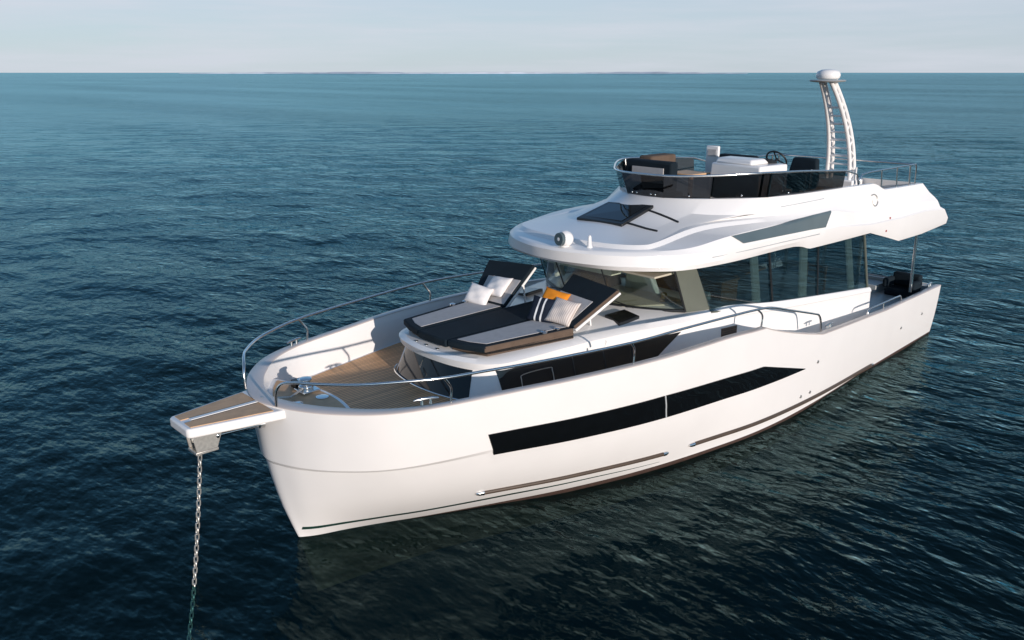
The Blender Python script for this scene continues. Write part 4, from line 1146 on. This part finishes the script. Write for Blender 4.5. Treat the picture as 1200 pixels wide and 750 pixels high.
# ---- cockpit: transom, seats
tr = MB(); tr.hexa([(15.45, -2.0, .94), (15.45, 2.0, .94), (15.62, 2.0, .94), (15.62, -2.0, .94)], [(15.50, -2.0, 1.20), (15.50, 2.0, 1.20), (15.64, 2.0, 1.20), (15.64, -2.0, 1.20)])
tro = tr.build('transom', M['grey_gel'], yacht, 30); bevel(tro, .02, 2)
MB().tube([(15.52, -1.95, 1.235), (15.52, 1.1, 1.235)], .02, 8).build('transom_rail', M['cap'], tro, 60)
cs = MB(); cs.box(14.85, 15.42, -1.5, .9, .963, 1.14); cs.build('cockpit_bench', M['grey_gel'], yacht, 30)
ck = MB(); ck.box(14.85, 15.42, 1.10, 1.74, 0.964, 1.14); ck.box(15.26, 15.44, 1.10, 1.74, 1.14, 1.46); ck.box(14.85, 15.3, 1.66, 1.80, 1.14, 1.36); ck.box(14.85, 15.3, 1.04, 1.16, 1.14, 1.36)
cko = ck.build('cockpit_armchair', M['navy'], None, 30); bevel(cko, .05, 3)
tag(cko, 'navy blue upholstered armchair in the aft cockpit beside the steel wing post', 'armchair')

# ------------------------------------------------------------------ cushions lying on the loungers
def pillow(name, label, w, h, th, centre, ax, up, mat, group=None, extra=None):
    """ax: direction of the width, up: direction of the height, both in boat axes"""
    n = 18; v = []; f = []
    x = Vector(ax).normalized(); y = Vector(up); y = (y - x * y.dot(x)).normalized(); zz = x.cross(y)
    for side in (1, -1):
        for i in range(n + 1):
            for j in range(n + 1):
                u, q = -1 + 2 * i / n, -1 + 2 * j / n
                pin = 1 - .07 * (1 - q * q) * abs(u) ** 3
                piv = 1 - .07 * (1 - u * u) * abs(q) ** 3
                k = max(0, (1 - abs(u) ** 2.6)) ** .55 * max(0, (1 - abs(q) ** 2.6)) ** .55
                wr = 1 + .08 * math.sin(5 * u + 3 * q) + .05 * math.sin(7 * q - 4 * u)
                v.append((u * w / 2 * pin, q * h / 2 * piv, side * th / 2 * k * wr))
    N = (n + 1) ** 2
    for b in (0, N):
        for i in range(n):
            for j in range(n):
                a = b + i * (n + 1) + j
                f.append((a, a + n + 1, a + n + 2, a + 1) if b == 0 else (a, a + 1, a + n + 2, a + n + 1))
    o = link_mesh(name, v, f, mat, None, 0, raw=True)
    for p in o.data.polygons: p.use_smooth = True
    X, Y = W(x), W(y); Z = X.cross(Y)
    c = W(centre)
    o.matrix_world = Matrix(((X.x, Y.x, Z.x, c.x), (X.y, Y.y, Z.y, c.y), (X.z, Y.z, Z.z, c.z), (0, 0, 0, 1)))
    tag(o, label, 'cushion', group)
    return o
G = 'cushions on the sun loungers'
pillow('cushion', 'plain cream cushion in front, standing on the grey mattress of the starboard lounger', .46, .36, .15, (3.98, -.90, 2.50), (.22, 1, -.12), (.62, .0, .78), M['cream'], G)
pillow('cushion', 'plain cream cushion leaning on the starboard backrest behind the other cream one', .44, .42, .14, (4.27, -.76, 2.62), (.10, 1, .05), (.78, .0, .62), M['cream'], G)
nv = pillow('cushion', 'navy cushion with two white stripes, foremost on the port lounger', .44, .42, .15, (4.02, .56, 2.535), (.42, 1, -.10), (.62, -.1, .78), M['navy_striped'], G)
pillow('cushion', 'bright orange cushion behind the navy striped one on the port lounger', .44, .44, .13, (4.22, .56, 2.625), (.25, 1, -.15), (.74, .0, .68), M['orange'], G)
pillow('cushion', 'beige cushion with fine ribs leaning against the port lounger backrest', .44, .44, .15, (4.12, .87, 2.55), (.22, 1, -.1), (.74, .0, .68), M['stripe'], G)

# ------------------------------------------------------------------ anchor chain
chain = bpy.data.objects.new('anchor_chain', None)
chain.location = W((-1.2, 0, 1.66)); COL.objects.link(chain)
tag(chain, 'galvanised steel anchor chain hanging from the bow roller into the water', 'chain')
p0, p1 = Vector((-1.19, 0, 1.72)), Vector((-1.50, .12, 0.0))
pts = []
for k in range(200):
    u = k / 100.0
    p = p0 + (p1 - p0) * u + Vector((-.05, .0, 0)) * (u * u - u)
    if u > 1.06:
        p += Vector((-.05, .03, 0)) * (u - 1.06)
    pts.append(p)
proto = None; pitch = .062; acc = 0; last = pts[0]; cnt = 0
def link_mesh_data():
    m = MB(); q = []
    for k in range(16):
        a = 2 * math.pi * k / 16
        q.append((.021 * math.cos(a), 0, .020 * (1 if math.sin(a) > 0 else -1) + .021 * math.sin(a)))
    m.tube(q, .0100, 6, closed=True)
    return m
for i in range(1, len(pts)):
    acc += (pts[i] - last).length; last = pts[i]
    if acc >= pitch and cnt < 72:
        acc = 0
        d = W(pts[i]) - W(pts[i - 1])
        if proto is None:
            proto = link_mesh_data().build('link', M['steel_dull'], None, 60); o = proto
        else:
            o = proto.copy(); COL.objects.link(o)
        o.parent = chain
        o.matrix_parent_inverse = Matrix.Translation(-chain.location)
        rot = d.to_track_quat('Z', 'Y').to_matrix().to_4x4() @ Matrix.Rotation(math.pi / 2 * (cnt % 2) + .3, 4, 'Z')
        o.matrix_basis = Matrix.Translation(W(pts[i])) @ rot
        cnt += 1
